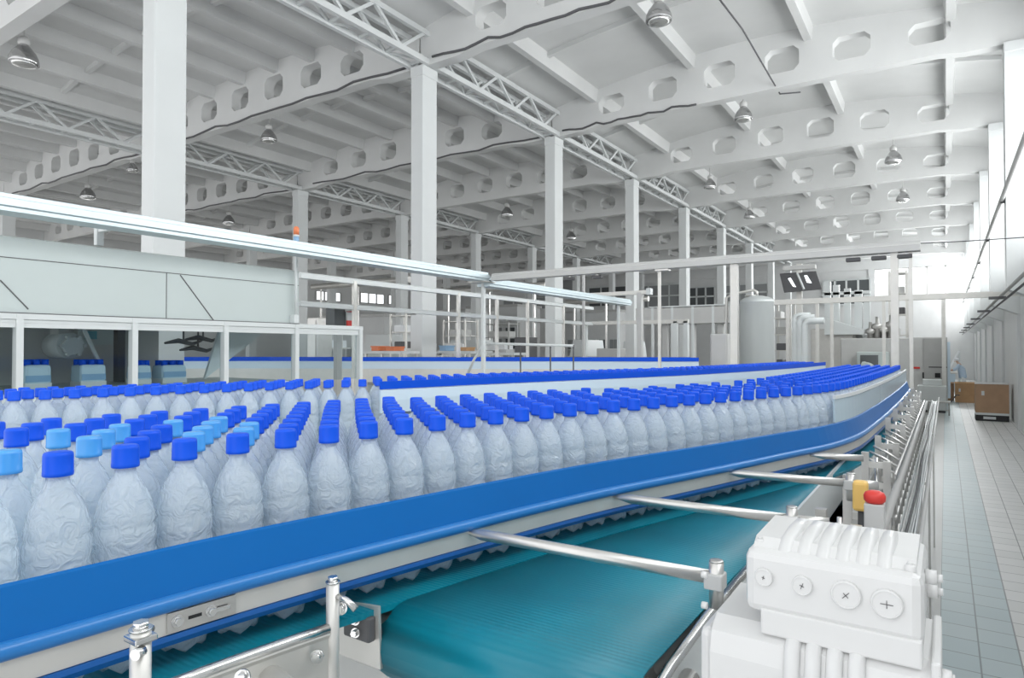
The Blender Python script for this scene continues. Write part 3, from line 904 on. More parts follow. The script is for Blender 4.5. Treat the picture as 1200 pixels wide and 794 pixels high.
# the rest, farther off: one object
def merged(lst):
    vs = []; fs = []; mi = []
    for D, u, s in lst:
        a = random.uniform(0, 6.28); M = Matrix.Translation((s[0], s[1], ZBELT + .0005)) @ Matrix.Rotation(a, 4, 'Z')
        for me, m in ((body_me, 0), (cap_me, 1)):
            o = len(vs); vs += [M @ v.co for v in me.vertices]
            for p in me.polygons: fs.append([o + i for i in p.vertices]); mi.append(m)
    me = bpy.data.meshes.new('water_bottles'); me.from_pydata(vs, [], fs)
    me.materials.append(MATS['clear_bottle']); me.materials.append(MATS['cap_blue'])
    for p, m in zip(me.polygons, mi): p.use_smooth = True; p.material_index = m
    o = bpy.data.objects.new('water_bottles', me); COL.objects.link(o)
    return o
print('bottles', len(spots), 'in view', len(vis))
if rest:
    tag(merged(rest), 'crowd of blue-capped water bottles on the distant stretches of the conveyors', 'bottles', None, 'stuff')

# ================================================================== WHITE GEAR MOTOR IN THE FOREGROUND
MY = .90
def my(px, py, y=MY): return on_y(px, py, y)
A = my(868, 650); 
hx0 = my(872, 660).x; hx1 = my(1083, 700).x             # terminal box, left and right
hz1 = my(872, 652).z; hz0 = my(872, 695).z
bx0 = my(818, 720).x; bx1 = my(1108, 760).x
G = thing('gear_motor', 'large white ribbed gear motor with four round plugs at lower right', 'motor', ((bx0 + bx1) / 2, MY + .1, 0))
D_ = .175
# terminal housing: a rounded lid with a bevelled front, ribs across the top
zt = hz1 + .012
mb = MB(); mb.box(hx0, hx1, MY, MY + D_, hz0 - .022, zt, .012)
mb.prism([(MY + .004, zt - .008), (MY + .035, zt + .010), (MY + D_ - .02, zt + .012), (MY + D_ - .004, zt - .008)], 'x', hx0 + .008, hx1 - .008)
ter = part('terminal_housing', mb, 'motor_white', G)
rb = MB(); wdt = (hx1 - hx0)
for k in range(6):
    xc = hx0 + wdt * (.235 + .112 * k)
    # each rib is a rounded hump running from front to back over the lid
    n = 8; ys = [MY + .006, MY + .016, MY + .04, MY + .10, MY + D_ - .03, MY + D_ - .006]
    zs = [zt - .014, zt - .003, zt + .010, zt + .014, zt + .012, zt - .008]
    vs = []
    for y, z in zip(ys, zs):
        for q in range(n + 1):
            a = PI * q / n; vs.append((xc - math.cos(a) * wdt * .054, y - math.sin(a) * .004, z + math.sin(a) * .010 - .006))
    fs = [(i * (n + 1) + q, i * (n + 1) + q + 1, (i + 1) * (n + 1) + q + 1, (i + 1) * (n + 1) + q) for i in range(len(ys) - 1) for q in range(n)]
    rb.add(vs, fs, True)
sub('lid_rib', rb, 'motor_white', ter)
for k, (fx, r) in enumerate([(.125, .0115), (.355, .0122), (.60, .0170), (.815, .0172)]):
    xc = hx0 + wdt * fx; zc = my(872, 671).z - .0015 * k
    m1 = MB()
    prof = [(r, 0), (r, .004), (r * .93, .0055), (r * .86, .0055), (r * .84, .0048), (.001, .0048)]
    vs = []; nn = 28
    for (q, h) in prof:
        for j in range(nn): vs.append((xc + q * math.cos(2 * PI * j / nn), MY - h, zc + q * math.sin(2 * PI * j / nn)))
    m1.add(vs, [(i * nn + j, i * nn + (j + 1) % nn, (i + 1) * nn + (j + 1) % nn, (i + 1) * nn + j) for i in range(len(prof) - 1) for j in range(nn)] + [[(len(prof) - 1) * nn + j for j in range(nn)]])
    pl = sub('screw_plug', m1, 'motor_white', ter)
for k, (fx, ang) in enumerate([(.125, 1.3), (.355, 1.2), (.60, .8), (.815, 0)]):
    xc = hx0 + wdt * fx; zc = my(872, 671).z - .0015 * k; L = .0026 + .0014 * k
    m1 = MB()
    for a in (ang, ang + PI / 2):
        l = L if a == ang else L * .7
        m1.bar((xc - l * math.cos(a), MY - .0053, zc - l * math.sin(a)), (xc + l * math.cos(a), MY - .0053, zc + l * math.sin(a)), .0007)
    sub('plug_slot', m1, 'dark_grey', ter, 'dark crossed slot')
for (x, y) in ((hx0 + .014, MY + .03), (hx0 + .016, MY + D_ - .03), (hx1 - .014, MY + .02), (hx1 - .016, MY + D_ - .03)):
    m1 = MB(); z = zt + .001
    m1.lathe([(.0065, -.008), (.0065, .004), (.005, .006), (.001, .0065)], (x, y, z), 12)
    m1.cyl((x, y, z + .006), (x, y, z + .009), .0035, 6)
    sub('lid_screw', m1, 'motor_white', ter)
# neck under the housing and the gearbox body
mb = MB(); z1 = hz0 - .018
mb.box(hx0 + wdt * .10, hx1 - .002, MY - .001, MY + D_ - .01, z1 - .030, z1 + .004, .003)
part('housing_neck', mb, 'motor_white', G)
z2 = z1 - .020
mb = MB()
prof = [(MY - .012, z2 - .30), (MY - .012, z2 - .045), (MY - .004, z2 - .018), (MY + .02, z2 - .003), (MY + .15, z2), (MY + .19, z2 - .02), (MY + .19, z2 - .30)]
mb.prism(prof, 'x', bx0 + .02, bx1 - .012)
# rounded left end cover
n = 6; pr = []
mb.box(bx0, bx0 + .022, MY + .004, MY + .17, z2 - .30, z2 - .022, .010)
body = part('gearbox_body', mb, 'motor_white', G)
rb = MB()
for k in range(4):
    xc = bx0 + (bx1 - bx0) * (.43 + .085 * k); w = (bx1 - bx0) * .033
    n = 8; path = [(MY + .05, z2 - .002), (MY + .018, z2 - .004), (MY - .006, z2 - .018), (MY - .014, z2 - .045), (MY - .014, z2 - .29)]
    vs = []
    for i, (y, z) in enumerate(path):
        for q in range(n + 1):
            a = PI * q / n; vs.append((xc - math.cos(a) * w, y - math.sin(a) * .007 * (0.4 + .15 * i), z + math.sin(a) * .006 * (1 if i < 3 else 0)))
    rb.add(vs, [(i * (n + 1) + q, i * (n + 1) + q + 1, (i + 1) * (n + 1) + q + 1, (i + 1) * (n + 1) + q) for i in range(len(path) - 1) for q in range(n)], True)
sub('body_rib', rb, 'motor_white', body)
fl = MB(); fl.box(bx1 - .014, bx1 - .004, MY - .004, MY + .16, z2 - .30, z2 + .004, .003)
part('end_flange', fl, 'motor_white', G)
for k in range(6):
    m1 = MB(); z = z2 - .012 - .030 * k
    m1.cyl((bx1 - .004, MY + .006, z), (bx1 + .006, MY + .006, z), .0075, 6); m1.cyl((bx1 + .006, MY + .006, z), (bx1 + .009, MY + .006, z), .004, 8)
    part('flange_bolt', m1, 'motor_white', G)
for (dz, dy) in ((.010, .12), (.045, .06)):
    m1 = MB(); z = hz0 + dz
    m1.cyl((hx1, MY + dy, z), (hx1 + .012, MY + dy, z), .009, 12); m1.cyl((hx1 + .012, MY + dy, z), (hx1 + .018, MY + dy, z), .005, 8)
    part('cable_gland', m1, 'motor_white', G)
for (px, py) in ((822, 718), (836, 684)):
    m1 = MB(); c = my(px, py); m1.cyl((bx0 - .004, MY + .03, c.z), (bx0 + .004, MY + .03, c.z), .005, 6); part('side_bolt', m1, 'motor_white', G)
part('support_stand', MB().box(bx0 + .05, bx1 - .05, MY + .04, MY + .15, 0, z2 - .29, .004), 'steel', G)

# ================================================================== STEEL STAND FRAMES RIGHT OF THE CONVEYOR
FY_ = [1.72, 2.22, 2.75, 3.3, 3.9, 4.5, 5.1, 5.7, 6.3, 6.9]
for k, y in enumerate(FY_):
    xl = -.252; xr = -.178 - .002 * k
    t = thing('stand_frame', 'steel stand frame beside the conveyor, %s from the motor' % ORD[k], 'frame', (xl, y, 0), 'steel stand frames beside the conveyor')
    zt_ = H - (.385 if k < 4 else .36)
    for x in (xl, xr):
        part('post', MB().box(x - .012, x + .012, y - .012, y + .012, 0, zt_ - (.03 if x == xr else 0)), 'steel', t)
    for dz in (.045, .12, .19, .265, .40, .50, .62):
        part('rung', MB().box(xl, xr, y - .008, y + .008, zt_ - dz - .011, zt_ - dz + .011), 'satin_steel', t)
    part('guide_wire', MB().cyl(((xl + xr) / 2, y + .02, zt_ - .55), ((xl + xr) / 2, y + .02, zt_ - .02), .006, 8), 'bright_steel', t)
    if k < 3:
        part('foot_plate', MB().box(xl - .03, xr + .03, y - .03, y + .03, 0, .02), 'steel', t)
def rail(name, x, z, y0, y1, r, m, label, cat, sq=False):
    mb = MB()
    if sq: mb.box(x - r, x + r, y0, y1, z - r * .7, z + r * .7)
    else: mb.cyl((x, y0, z), (x, y1, z), r, 10)
    return tag(mb.build(name, m), label, cat)
rail('side_rail', -.215, H - .60, 1.9, 6.9, .012, 'steel', 'long steel rail low on the stand frames', 'rail')
rail('drain_pipe', -.150, H - .50, 1.7, 7.2, .013, 'grey_paint', 'thick grey pipe running along below the stand frames', 'pipe')
rail('conduit_pipe', -.082, H - .70, 1.5, 11, .009, 'mid_grey', 'thin bright pipe nearest the tiled walkway', 'pipe')
t = thing('cable_tray', 'white open cable tray running along the walkway edge', 'tray', (-.128, 5, 0))
mb = MB(); mb.box(-.155, -.10, 1.5, 10.5, H - .725, H - .718); mb.box(-.155, -.151, 1.5, 10.5, H - .718, H - .695); mb.box(-.104, -.10, 1.5, 10.5, H - .718, H - .695)
part('channel', mb, 'frame_white', t)
for k in range(3):
    pts = [(-.143 + .015 * k + .004 * math.sin(j * 1.3 + k), 1.6 + j * .45, H - .708 + .003 * math.sin(j + k)) for j in range(20)]
    part('wire', MB().tube(pts, .005, 6), ['mid_grey', 'dark_grey', 'frame_white'][k], t)
for yy in (1.8, 4.2, 6.6, 9.0):
    part('tray_bracket', MB().box(-.155, -.075, yy - .012, yy + .012, H - .742, H - .725), 'steel', t)
    part('tray_leg', MB().box(-.135, -.118, yy - .012, yy + .012, 0, H - .742), 'steel', t)
# wire guards standing between the frames, a lattice of bright wires
t = thing('wire_guard', 'leaning lattice of bright steel wires at the far end of the stand frames', 'guard', (-.2, 5, H - .6))
for k in range(24):
    y = 2.85 + .17 * k
    part('upright_wire', MB().tube([(-.262, y, H - .42), (-.215, y, H - .44), (-.166, y, H - .47), (-.160, y, H - .52), (-.160, y, H - .74)], .0055, 6), 'steel', t)
for z in (.47, .52, .57, .63, .70):
    part('long_wire', MB().cyl((-.160, 2.8, H - z), (-.160, 6.9, H - z), .0055, 6), 'steel', t)
t = thing('skirt_panel', 'long plain grey panel below the conveyor behind the stand frames', 'panel', (-.275, 4.6, 0))
part('sheet', MB().box(-.282, -.272, 2.5, 6.9, H - 1.5, H - .56), 'mid_grey', t)
for yy in (2.6, 4.7, 6.8): part('stay', MB().box(-.283, -.273, yy - .02, yy + .02, 0, H - 1.5), 'steel', t)
# emergency stop and sensor on the frame
c = on_y(1010, 580, 1.95)
t = thing('sensor_housing', 'yellow rounded sensor housing fixed to the stand frames', 'sensor', tuple(c))
part('body', MB().box(c.x - .021, c.x + .015, c.y - .02, c.y + .02, c.z - .04, c.z + .038, .008), 'yellow', t)
part('bracket', MB().box(c.x - .012, c.x + .006, c.y + .02, c.y + .03, c.z - .12, c.z + .03), 'dark_grey', t)
c = on_y(1025, 588, 1.85)
t = thing('stop_button', 'red mushroom stop button on top of a grey post', 'button', (c.x, c.y, c.z))
part('button_head', MB().lathe([(.018, -.002), (.024, .004), (.025, .016), (.021, .024), (.012, .028), (.001, .029)], (c.x, c.y, c.z), 20), 'red', t)
part('button_box', MB().box(c.x - .022, c.x + .022, c.y - .022, c.y + .022, c.z - .30, c.z - .002, .003), 'mid_grey', t)
part('button_post', MB().box(c.x - .012, c.x + .012, c.y - .012, c.y + .012, 0, c.z - .30), 'steel', t)
t = thing('drive_box', 'small black drive motor between the stand frames', 'motor', (-.235, 1.9, H - .7))
part('housing', MB().cyl((-.26, 1.9, H - .56), (-.17, 1.9, H - .56), .035, 20), 'black', t)
part('mount', MB().box(-.27, -.165, 1.86, 1.94, H - .615, H - .59), 'steel', t)

# ================================================================== OVERHEAD CHANNELS ON POSTS
CX = -6.1
t = thing('overhead_channel', 'long pale metal channel running overhead from the left edge', 'channel', (CX, 5, H + 1.1))
pf = [(CX - .14, H + 1.06), (CX + .10, H + 1.06), (CX + .10, H + 1.09), (CX + .12, H + 1.10), (CX + .12, H + 1.155), (CX + .09, H + 1.165), (CX + .09, H + 1.195), (CX + .05, H + 1.205), (CX - .14, H + 1.205)]
part('channel', MB().prism(pf, 'y', -1.5, 8.34), 'aluminium', t)
part('end_channel', MB().prism([(x - .03, z - .07) for x, z in pf], 'y', 8.4, 14.0), 'aluminium', t)
part('joint_plate', MB().box(CX - .2, CX + .12, 8.2, 8.5, H + 1.045, H + 1.06), 'satin_steel', t)
part('channel_post', MB().box(CX - .50, CX - .44, 2.87, 2.93, H + .96, H + 1.12), 'frame_white', t)
part('channel_arm', MB().box(CX - .50, CX - .10, 2.88, 2.92, H + 1.08, H + 1.12), 'frame_white', t)
for y in (8.42, 13.6):
    part('channel_post', MB().box(CX - .09, CX - .04, y - .03, y + .03, 0, H + 1.06), 'frame_white', t)
GY = 8.34
t = thing('overhead_channel', 'grey metal channel crossing overhead from centre to right', 'channel', (-3, GY, H + 1.1))
mb = MB(); mb.prism([(GY, H + 1.07), (GY + .16, H + 1.07), (GY + .16, H + 1.17), (GY + .02, H + 1.18), (GY + .02, H + 1.15), (GY, H + 1.14)], 'x', CX + .14, -.22)
part('channel', mb, 'mid_grey', t)
def ppost(px, w, zt_, y, root, m='satin_steel', nm='channel_post'):
    c = on_y(px, 400, y); part(nm, MB().box(c.x - w / 2, c.x + w / 2, y - w / 2, y + w / 2, 0, zt_), m, root)
ppost(861, .085, H + 1.07, GY + .09, t); ppost(1049, .075, H + 1.07, GY + .09, t); ppost(1068, .035, H + 1.07, GY + .1, t)
ppost(773, .035, H + 1.07, GY + .09, t)
part('channel_bracket', MB().box(on_y(773, 0, GY).x - .09, on_y(773, 0, GY).x + .09, GY + .03, GY + .13, H + 1.045, H + 1.07), 'steel', t)
for px in (1000, 1030, 1060, 668, 700):
    c = on_y(px, 300, GY + .1); part('sensor_bar', MB().box(c.x - .075, c.x + .075, GY + .05, GY + .13, H + 1.0, H + 1.045, .01), 'dark_grey', t, 'small dark sensor bar')
    part('sensor_hanger', MB().box(c.x - .01, c.x + .01, GY + .08, GY + .1, H + 1.04, H + 1.07), 'steel', t)
c0 = on_y(1075, 285, GY + .1); c1 = on_y(1199, 277, GY + .1)
cable([tuple(c0), ((c0.x + c1.x) / 2, GY + .1, (c0.z + c1.z) / 2 - .01), (1.74, GY + .1, on_y(1250, 274, GY).z)], .006, 'thin black wire from the crossing channel to the right wall')

# ================================================================== GREY MACHINE CABINET WITH WINDOWS, LEFT
PX = -6.5
t = thing('labelling_machine', 'big pale grey machine cabinet with a row of windows at the left', 'machine', (PX - .8, 3, 0))
mb = MB(); mb.prism([(PX, H + .30), (PX, H + .93), (PX - .15, H + .96), (PX - 1.7, H + .96), (PX - 1.7, H + .30)], 'y', -.5, 5.1)
o = part('upper_panel', mb, 'panel_grey', t)
sm = MB()
sm.box(PX, PX + .004, -.5, 5.1, H + .755, H + .762)
sm.box(PX, PX + .004, on_x(195, 340, PX).y - .003, on_x(195, 340, PX).y + .003, H + .3, H + .76)
a_, b_ = on_x(211, 322, PX), on_x(250, 375, PX)
sm.bar((PX + .003, a_.y, a_.z), (PX + .003, b_.y, b_.z), .008)
a_, b_ = on_x(0, 328, PX), on_x(33, 362, PX)
sm.bar((PX + .003, a_.y, a_.z), (PX + .003, b_.y, b_.z), .008)
sub('panel_seam', sm, 'dark_grey', o)
mb = MB(); mb.box(PX - .02, PX + .05, -.5, 6.1, H + .245, H + .292); mb.box(PX + .02, PX + .034, -.5, 6.1, H + .215, H + .245)
mb.box(PX - .02, PX + .03, -.5, 6.1, H + .175, H + .215)
part('window_rail', mb, 'frame_white', t)
part('rail_gap', MB().box(PX - .01, PX + .02, -.5, 6.1, H + .215, H + .245), 'grey_paint', t)
part('door_edge', MB().box(PX - .01, PX + .02, -.5, 5.1, H + .292, H + .302), 'dark_grey', t)
ys = [2.245, 3.177, 4.126, 5.046, 6.068]
for y in [1.2] + ys:
    part('window_post', MB().box(PX - .03, PX + .053, y - .026, y + .026, 0 if y > 5 else H - .4, H + .288), 'frame_white', t)
for a_, b_ in zip([1.2] + ys, ys):
    part('window_pane', MB().box(PX - .005, PX + .003, a_ + .04, b_ - .04, H - .4, H + .175), 'machine_glass', t)
part('lower_cabinet', MB().box(PX - 1.7, PX + .03, -.5, 5.1, 0, H - .385), 'panel_grey', t)
part('back_panel', MB().box(PX - 1.7, PX - 1.66, -.5, 4.3, H - .385, H + .30), 'mid_grey', t)
mb = MB()   # slanting chute panel inside
a1, a2, a3, a4 = on_x(262, 372, -7.0), on_x(306, 374, -7.0), on_x(306, 392, -7.0), on_x(240, 444, -7.0)
vs = [(-7.0, q.y, q.z) for q in (a1, a2, a3, a4)] + [(-7.04, q.y, q.z) for q in (a1, a2, a3, a4)]
mb.add(vs, [(0, 1, 2, 3), (7, 6, 5, 4), (0, 4, 5, 1), (1, 5, 6, 2), (2, 6, 7, 3), (3, 7, 4, 0)])
part('inner_chute', mb, 'frame_white', t)
c = on_x(75, 405, -7.6)
mb = MB(); mb.cyl((-7.8, c.y, c.z), (-7.45, c.y, c.z), .13, 24); mb.cyl((-7.45, c.y, c.z), (-7.38, c.y, c.z), .09, 20)
for k in range(6):
    a = 2 * PI * k / 6; mb.cyl((-7.42, c.y + .10 * math.cos(a), c.z + .10 * math.sin(a)), (-7.36, c.y + .10 * math.cos(a), c.z + .10 * math.sin(a)), .018, 8)
part('reel_head', mb, 'frame_white', t)
part('reel_arm', MB().box(-7.8, -7.6, c.y - .05, c.y + .05, c.z + .1, H + .31), 'mid_grey', t)
mb = MB(); a1, a2 = on_x(98, 385, -7.3), on_x(115, 422, -7.3); mb.bar(tuple(a1), tuple(a2), .03); part('feed_arm', mb, 'frame_white', t)
c = on_x(110, 393, -7.8); mb = MB(); mb.box(-7.9, -7.8, c.y - .16, c.y + .2, c.z - .10, H + .3); o = part('control_box', mb, 'panel_grey', t)
sub('display', MB().box(-7.8, -7.795, c.y - .09, c.y + .03, c.z - .04, c.z + .05), 'screen_teal', o, 'small teal display')
for (px, py) in ((215, 402), (238, 398), (232, 410)):
    c = on_x(px, py, -7.4); mb = MB(); mb.tube([(-7.4, c.y - .22, c.z), (-7.4, c.y - .06, c.z + .03), (-7.35, c.y + .08, c.z - .01), (-7.4, c.y + .22, c.z + .03)], [.012, .03, .022, .012], 8)
    part('gripper_arm', mb, 'dark_grey', t)
    part('gripper_hanger', MB().cyl((-7.4, c.y, c.z), (-7.4, c.y, H + .3), .012, 6), 'dark_grey', t)
part('inner_mast', MB().box(-7.9, -7.8, on_x(140, 400, -7.85).y - .04, on_x(140, 400, -7.85).y + .04, H - .38, H + .3), 'dark_grey', t)
# shrink-wrapped packs of bottles inside the machine
def pack(px0, px1, pyt, pyb, x, label):
    a, b = on_x(px0, pyt, x), on_x(px1, pyb, x)
    y0, y1 = a.y, b.y; z0 = H - .385; z1 = on_x((px0 + px1) / 2, pyt, x).z
    p = thing('bottle_pack', label, 'bottle pack', (x - .12, (y0 + y1) / 2, z0), 'wrapped bottle packs in the machine')
    part('shrink_wrap', MB().box(x - .24, x, y0, y1, z0, z1 - .05, .03), 'wrap', p)
    part('label_band', MB().box(x - .245, x + .004, y0 + .01, y1 - .01, z0 + .07, z0 + .13), 'label_blue', p)
    part('wrap_base', MB().box(x - .242, x + .002, y0 - .002, y1 + .002, z0, z0 + .06, .01), 'frame_white', p)
    c = MB(); n = 3
    for i in range(n):
        for j in range(2):
            c.cyl((x - .06 - .12 * j, y0 + (y1 - y0) * (i + .5) / n, z1 - .06), (x - .06 - .12 * j, y0 + (y1 - y0) * (i + .5) / n, z1), .02 + .25 * (y1 - y0) / n * .6, 10)
    part('cap_layer', c, 'rail_blue', p, 'blue caps under the wrap')
pack(29, 61, 421, 449, -7.1, 'wrapped pack of blue-capped bottles, leftmost behind the machine windows')
pack(95, 125, 421, 448, -7.1, 'wrapped pack of blue-capped bottles, second from left behind the machine windows')
pack(161, 178, 422, 447, -7.1, 'wrapped pack of bottles just right of the middle window post')
pack(191, 219, 422, 446, -7.1, 'wrapped pack of bottles under the dark gripper arms')
# beacon on the end of the cabinet
c = on_x(347, 320, PX + .06); c2 = on_x(347, 285, PX + .06)
bx, by = c.x, c.y
t = thing('beacon_light', 'small orange and blue signal beacon on a thin white pole', 'beacon', (bx, by, c.z))
part('pole', MB().cyl((bx, by, H + .32), (bx, by, c2.z), .018, 10), 'frame_white', t)
part('pole_foot', MB().box(PX + .0, bx + .02, by - .04, by + .03, H + .3, H + .40), 'frame_white', t)
hh = (on_x(347, 265, PX + .06).z - c2.z)
part('blue_lens', MB().cyl((bx, by, c2.z), (bx, by, c2.z + hh * .38), .033, 16), 'label_blue', t)
part('white_lens', MB().cyl((bx, by, c2.z + hh * .38), (bx, by, c2.z + hh * .5), .032, 16), 'frame_white', t)
part('orange_lens', MB().lathe([(.033, 0), (.033, hh * .38), (.02, hh * .48), (.001, hh * .5)], (bx, by, c2.z + hh * .5), 16), 'orange', t)

# ================================================================== LONG RAILS AND STANDS BEHIND THE BOTTLES
RX = -7.6
t = thing('guard_railing', 'long two-level pale railing on posts behind the farther bottles', 'railing', (RX, 9, 0))
def long_rail(p0_, p1_, x, h, root, w=.10, nm='railing_bar', m='frame_white'):
    a, b = on_x(*p0_, x), on_x(*p1_, x)
    z = (a.z + b.z) / 2
    part(nm, MB().prism([(x - w, z - h / 2), (x + w * .2, z - h / 2), (x + w * .2, z + h * .2), (x - w * .1, z + h / 2), (x - w, z + h / 2)], 'y', a.y, b.y), m, root)
    return z
za = long_rail((352, 322), (695, 361), RX, .085, t)
zb_ = long_rail((352, 352), (695, 381), RX, .075, t)
for px, top in ((415, za), (537, za), (582, H + 1.0), (618, za), (660, za)):
    y = on_x(px, 400, RX).y; part('railing_post', MB().box(RX - .02, RX + .03, y - .03, y + .03, 0, top), 'satin_steel', t)
for k in range(5):
    y = 7 + 1.4 * k; part('shelf_bracket', MB().box(RX - .18, RX, y - .02, y + .02, zb_ - .06, zb_ - .02), 'grey_paint', t)
TY = on_x(692, 380, RX).y + .1
t = thing('pipe_bridge', 'pale pipe bridge crossing behind the thin pole, with end post', 'frame', (-6, TY, 0))
def cross_rail(pa, pb, y, h, d, root, nm='bridge_beam', m='satin_steel'):
    a, b = on_y(*pa, y), on_y(*pb, y); z = (a.z + b.z) / 2
    part(nm, MB().box(a.x, b.x, y, y + d, z - h / 2, z + h / 2), m, root); return z
z = cross_rail((670, 379), (806, 376), TY, .085, .1, t)
for px in (686, 792, 804): ppost(px, .10, z, TY + .05, t, 'frame_white', 'bridge_post')
t = thing('pipe_bridge', 'short upper pipe bridge with square white end left of the thin pole', 'frame', (-6, TY - 1.5, 0))
z = cross_rail((655, 348), (758, 341), TY - 1.5, .085, .1, t)
ppost(750, .11, z, TY - 1.45, t, 'mid_grey', 'bridge_post'); ppost(684, .05, z + .6, TY - 1.45, t, 'mid_grey', 'bridge_post')
c = on_y(760, 339, TY - 1.5); part('end_block', MB().box(c.x - .05, c.x + .05, TY - 1.52, TY - 1.38, z - .06, z + .08), 'frame_white', t)
# walkway deck along the middle distance
t = thing('raised_walkway', 'grey raised walkway with thin handrails, left of the round tank', 'walkway', (-6, 19, 0))
z = cross_rail((745, 372), (855, 366), 19, .5, .8, t, 'deck', 'mid_grey')
z2_ = cross_rail((760, 361), (860, 356), 19, .06, .06, t, 'handrail', 'frame_white')
for px in (765, 788, 812, 836, 857): ppost(px, .07, z2_, 19.03, t, 'frame_white', 'deck_post')
for px in (780, 812, 845):
    ppost(px, .16, z, 19.3, t, 'mid_grey', 'deck_leg')

# far blue loop conveyor
LP = spline([(-13.5, 5.0), (-12.4, 6.0), (-10.9, 7.4), (-8.2, 8.9), (-5.9, 10.3), (-4.3, 11.2), (-3.7, 11.6)], .25)
t = thing('loop_conveyor', 'distant conveyor with deep blue top and pale sides behind the railing', 'conveyor', (-8, 9, 0))
part('blue_guide', sweep(LP, [(0, H - .235), (.02, H - .235), (.02, H - .165), (0, H - .165)]), 'rail_blue', t)
part('rear_guide', sweep(LP, [(-.5, H - .235), (-.48, H - .235), (-.48, H - .165), (-.5, H - .165)]), 'rail_blue', t)
part('pale_side', sweep(LP, [(0, H - .375), (.012, H - .375), (.012, H - .235), (0, H - .235)]), 'light_guide', t)
part('belt', sweep(LP, [(0, H - .39), (0, H - .30), (-.5, H - .30), (-.5, H - .39)]), 'rail_blue', t)
part('base_panel', sweep(LP, [(-.02, H - .62), (.03, H - .62), (.03, H - .375), (-.02, H - .375)]), 'satin_steel', t)
for k in (2, 10, 20, 30, 40):
    if k < len(LP): q = LP[k]; part('leg', MB().box(q.x - .03, q.x + .03, q.y - .03, q.y + .03, 0, H - .6), 'steel', t)

# worktables with crates, behind the farther bottles
def table(px0, px1, pyt, y, label):
    a, b = on_y(px0, pyt, y), on_y(px1, pyt, y); z = (a.z + b.z) / 2
    tt = thing('work_table', label, 'table', ((a.x + b.x) / 2, y, 0), 'pale work tables in the middle distance')
    part('table_top', MB().box(a.x, b.x, y, y + .6, z - .06, z), 'frame_white', tt)
    for x in (a.x + .06, b.x - .06):
        for yy in (y + .05, y + .55): part('leg', MB().box(x - .025, x + .025, yy - .025, yy + .025, 0, z - .06), 'satin_steel', tt)
    return a.x, b.x, y, z
T_A = table(425, 470, 411, 10.3, 'pale work table just right of the machine windows')
T_B = table(500, 551, 411, 11.9, 'pale work table in front of the second column')
T_C = table(571, 602, 413, 13.2, 'small pale work table under the long railing posts')
def crate(tb, f, w, h, m, label):
    x0, x1, y, z = tb; xc = x0 + (x1 - x0) * f
    o = thing('crate', label, 'crate', (xc, y + .3, z), 'small crates on the tables')
    part('crate_body', MB().box(xc - w / 2, xc + w / 2, y + .12, y + .45, z, z + h, .01), m, o)
    part('crate_rim', MB().box(xc - w / 2 - .012, xc + w / 2 + .012, y + .108, y + .462, z + h - .03, z + h), m, o)
crate(T_A, .22, .22, .11, 'orange', 'orange crate at the left of the table by the machine windows')
crate(T_A, .62, .24, .10, 'orange', 'orange crate at the right of the table by the machine windows')
crate(T_B, .75, .26, .09, 'cardboard_orange', 'brown tray on the table in front of the second column')
crate(T_B, .30, .20, .13, 'label_blue', 'blue crate on the table in front of the second column')
crate(T_C, .5, .2, .08, 'mid_grey', 'grey tray on the small table under the railing posts')
# bent handrail and thin guard frames
t = thing('handrail', 'bent white tube handrail rising in the middle distance', 'handrail', (-5.8, 9.2, 0))
pts = [on_y(547, 440, 8.6), on_y(556, 420, 8.6), on_y(566, 405, 8.6), on_y(572, 402, 8.6), on_y(600, 403, 8.6), on_y(672, 405, 8.6)]
part('tube', MB().tube(pts, .022, 10), 'frame_white', t)
for px in (610, 645, 672): c = on_y(px, 404, 8.6); part('upright', MB().cyl((c.x, 8.6, 0), (c.x, 8.6, c.z), .012, 8), 'dark_grey', t)
c = on_y(547, 440, 8.6); part('upright', MB().cyl((c.x, 8.6, 0), (c.x, 8.6, c.z), .02, 8), 'frame_white', t)
# control panel with red marks, racks
c = on_x(402, 370, -7.9)
t = thing('operator_panel', 'dark upright control panel with two red squares under the railing', 'control panel', (-7.9, c.y, 0))
a, b = on_x(392, 357, -7.9), on_x(412, 383, -7.9)
part('panel_body', MB().box(-8.1, -7.9, a.y, b.y, b.z, a.z), 'window_dark', t)
part('panel_frame', MB().box(-8.1, -7.87, b.y - .12, b.y, b.z, a.z), 'frame_white', t)
part('red_mark', MB().box(-7.88, -7.86, b.y - .13, b.y - .02, a.z - .10, a.z), 'red', t)
part('red_mark', MB().box(-7.88, -7.86, b.y - .13, b.y - .02, b.z, b.z + .10), 'red', t)
part('panel_stand', MB().box(-8.06, -7.98, (a.y + b.y) / 2 - .05, (a.y + b.y) / 2 + .05, 0, b.z), 'grey_paint', t)
def rack(px0, px1, pyt, y, d, label, shelves=5, m='satin_steel'):
    a, b = on_y(px0, pyt, y), on_y(px1, pyt, y)
    tt = thing('storage_rack', label, 'rack', ((a.x + b.x) / 2, y, 0), 'open steel racks in the background')
    for x in (a.x, b.x):
        for yy in (y, y + d): part('upright', MB().box(x - .03, x + .03, yy - .03, yy + .03, 0, a.z), m, tt)
    for k in range(shelves):
        z = a.z - .05 - k * (a.z - .6) / shelves
        s_ = part('shelf', MB().box(a.x, b.x, y, y + d, z - .03, z), m, tt)
        if k:
            w = (b.x - a.x) * random.uniform(.3, .7); x0 = a.x + (b.x - a.x) * random.uniform(.05, .25)
            sub('bin', MB().box(x0, x0 + w, y + .05, y + d - .1, z, z + .24, .02), random.choice(['dark_grey', 'grey_paint', 'mid_grey', 'cloth_white']), s_)
rack(458, 476, 368, 17, .7, 'open steel rack just left of the second column')
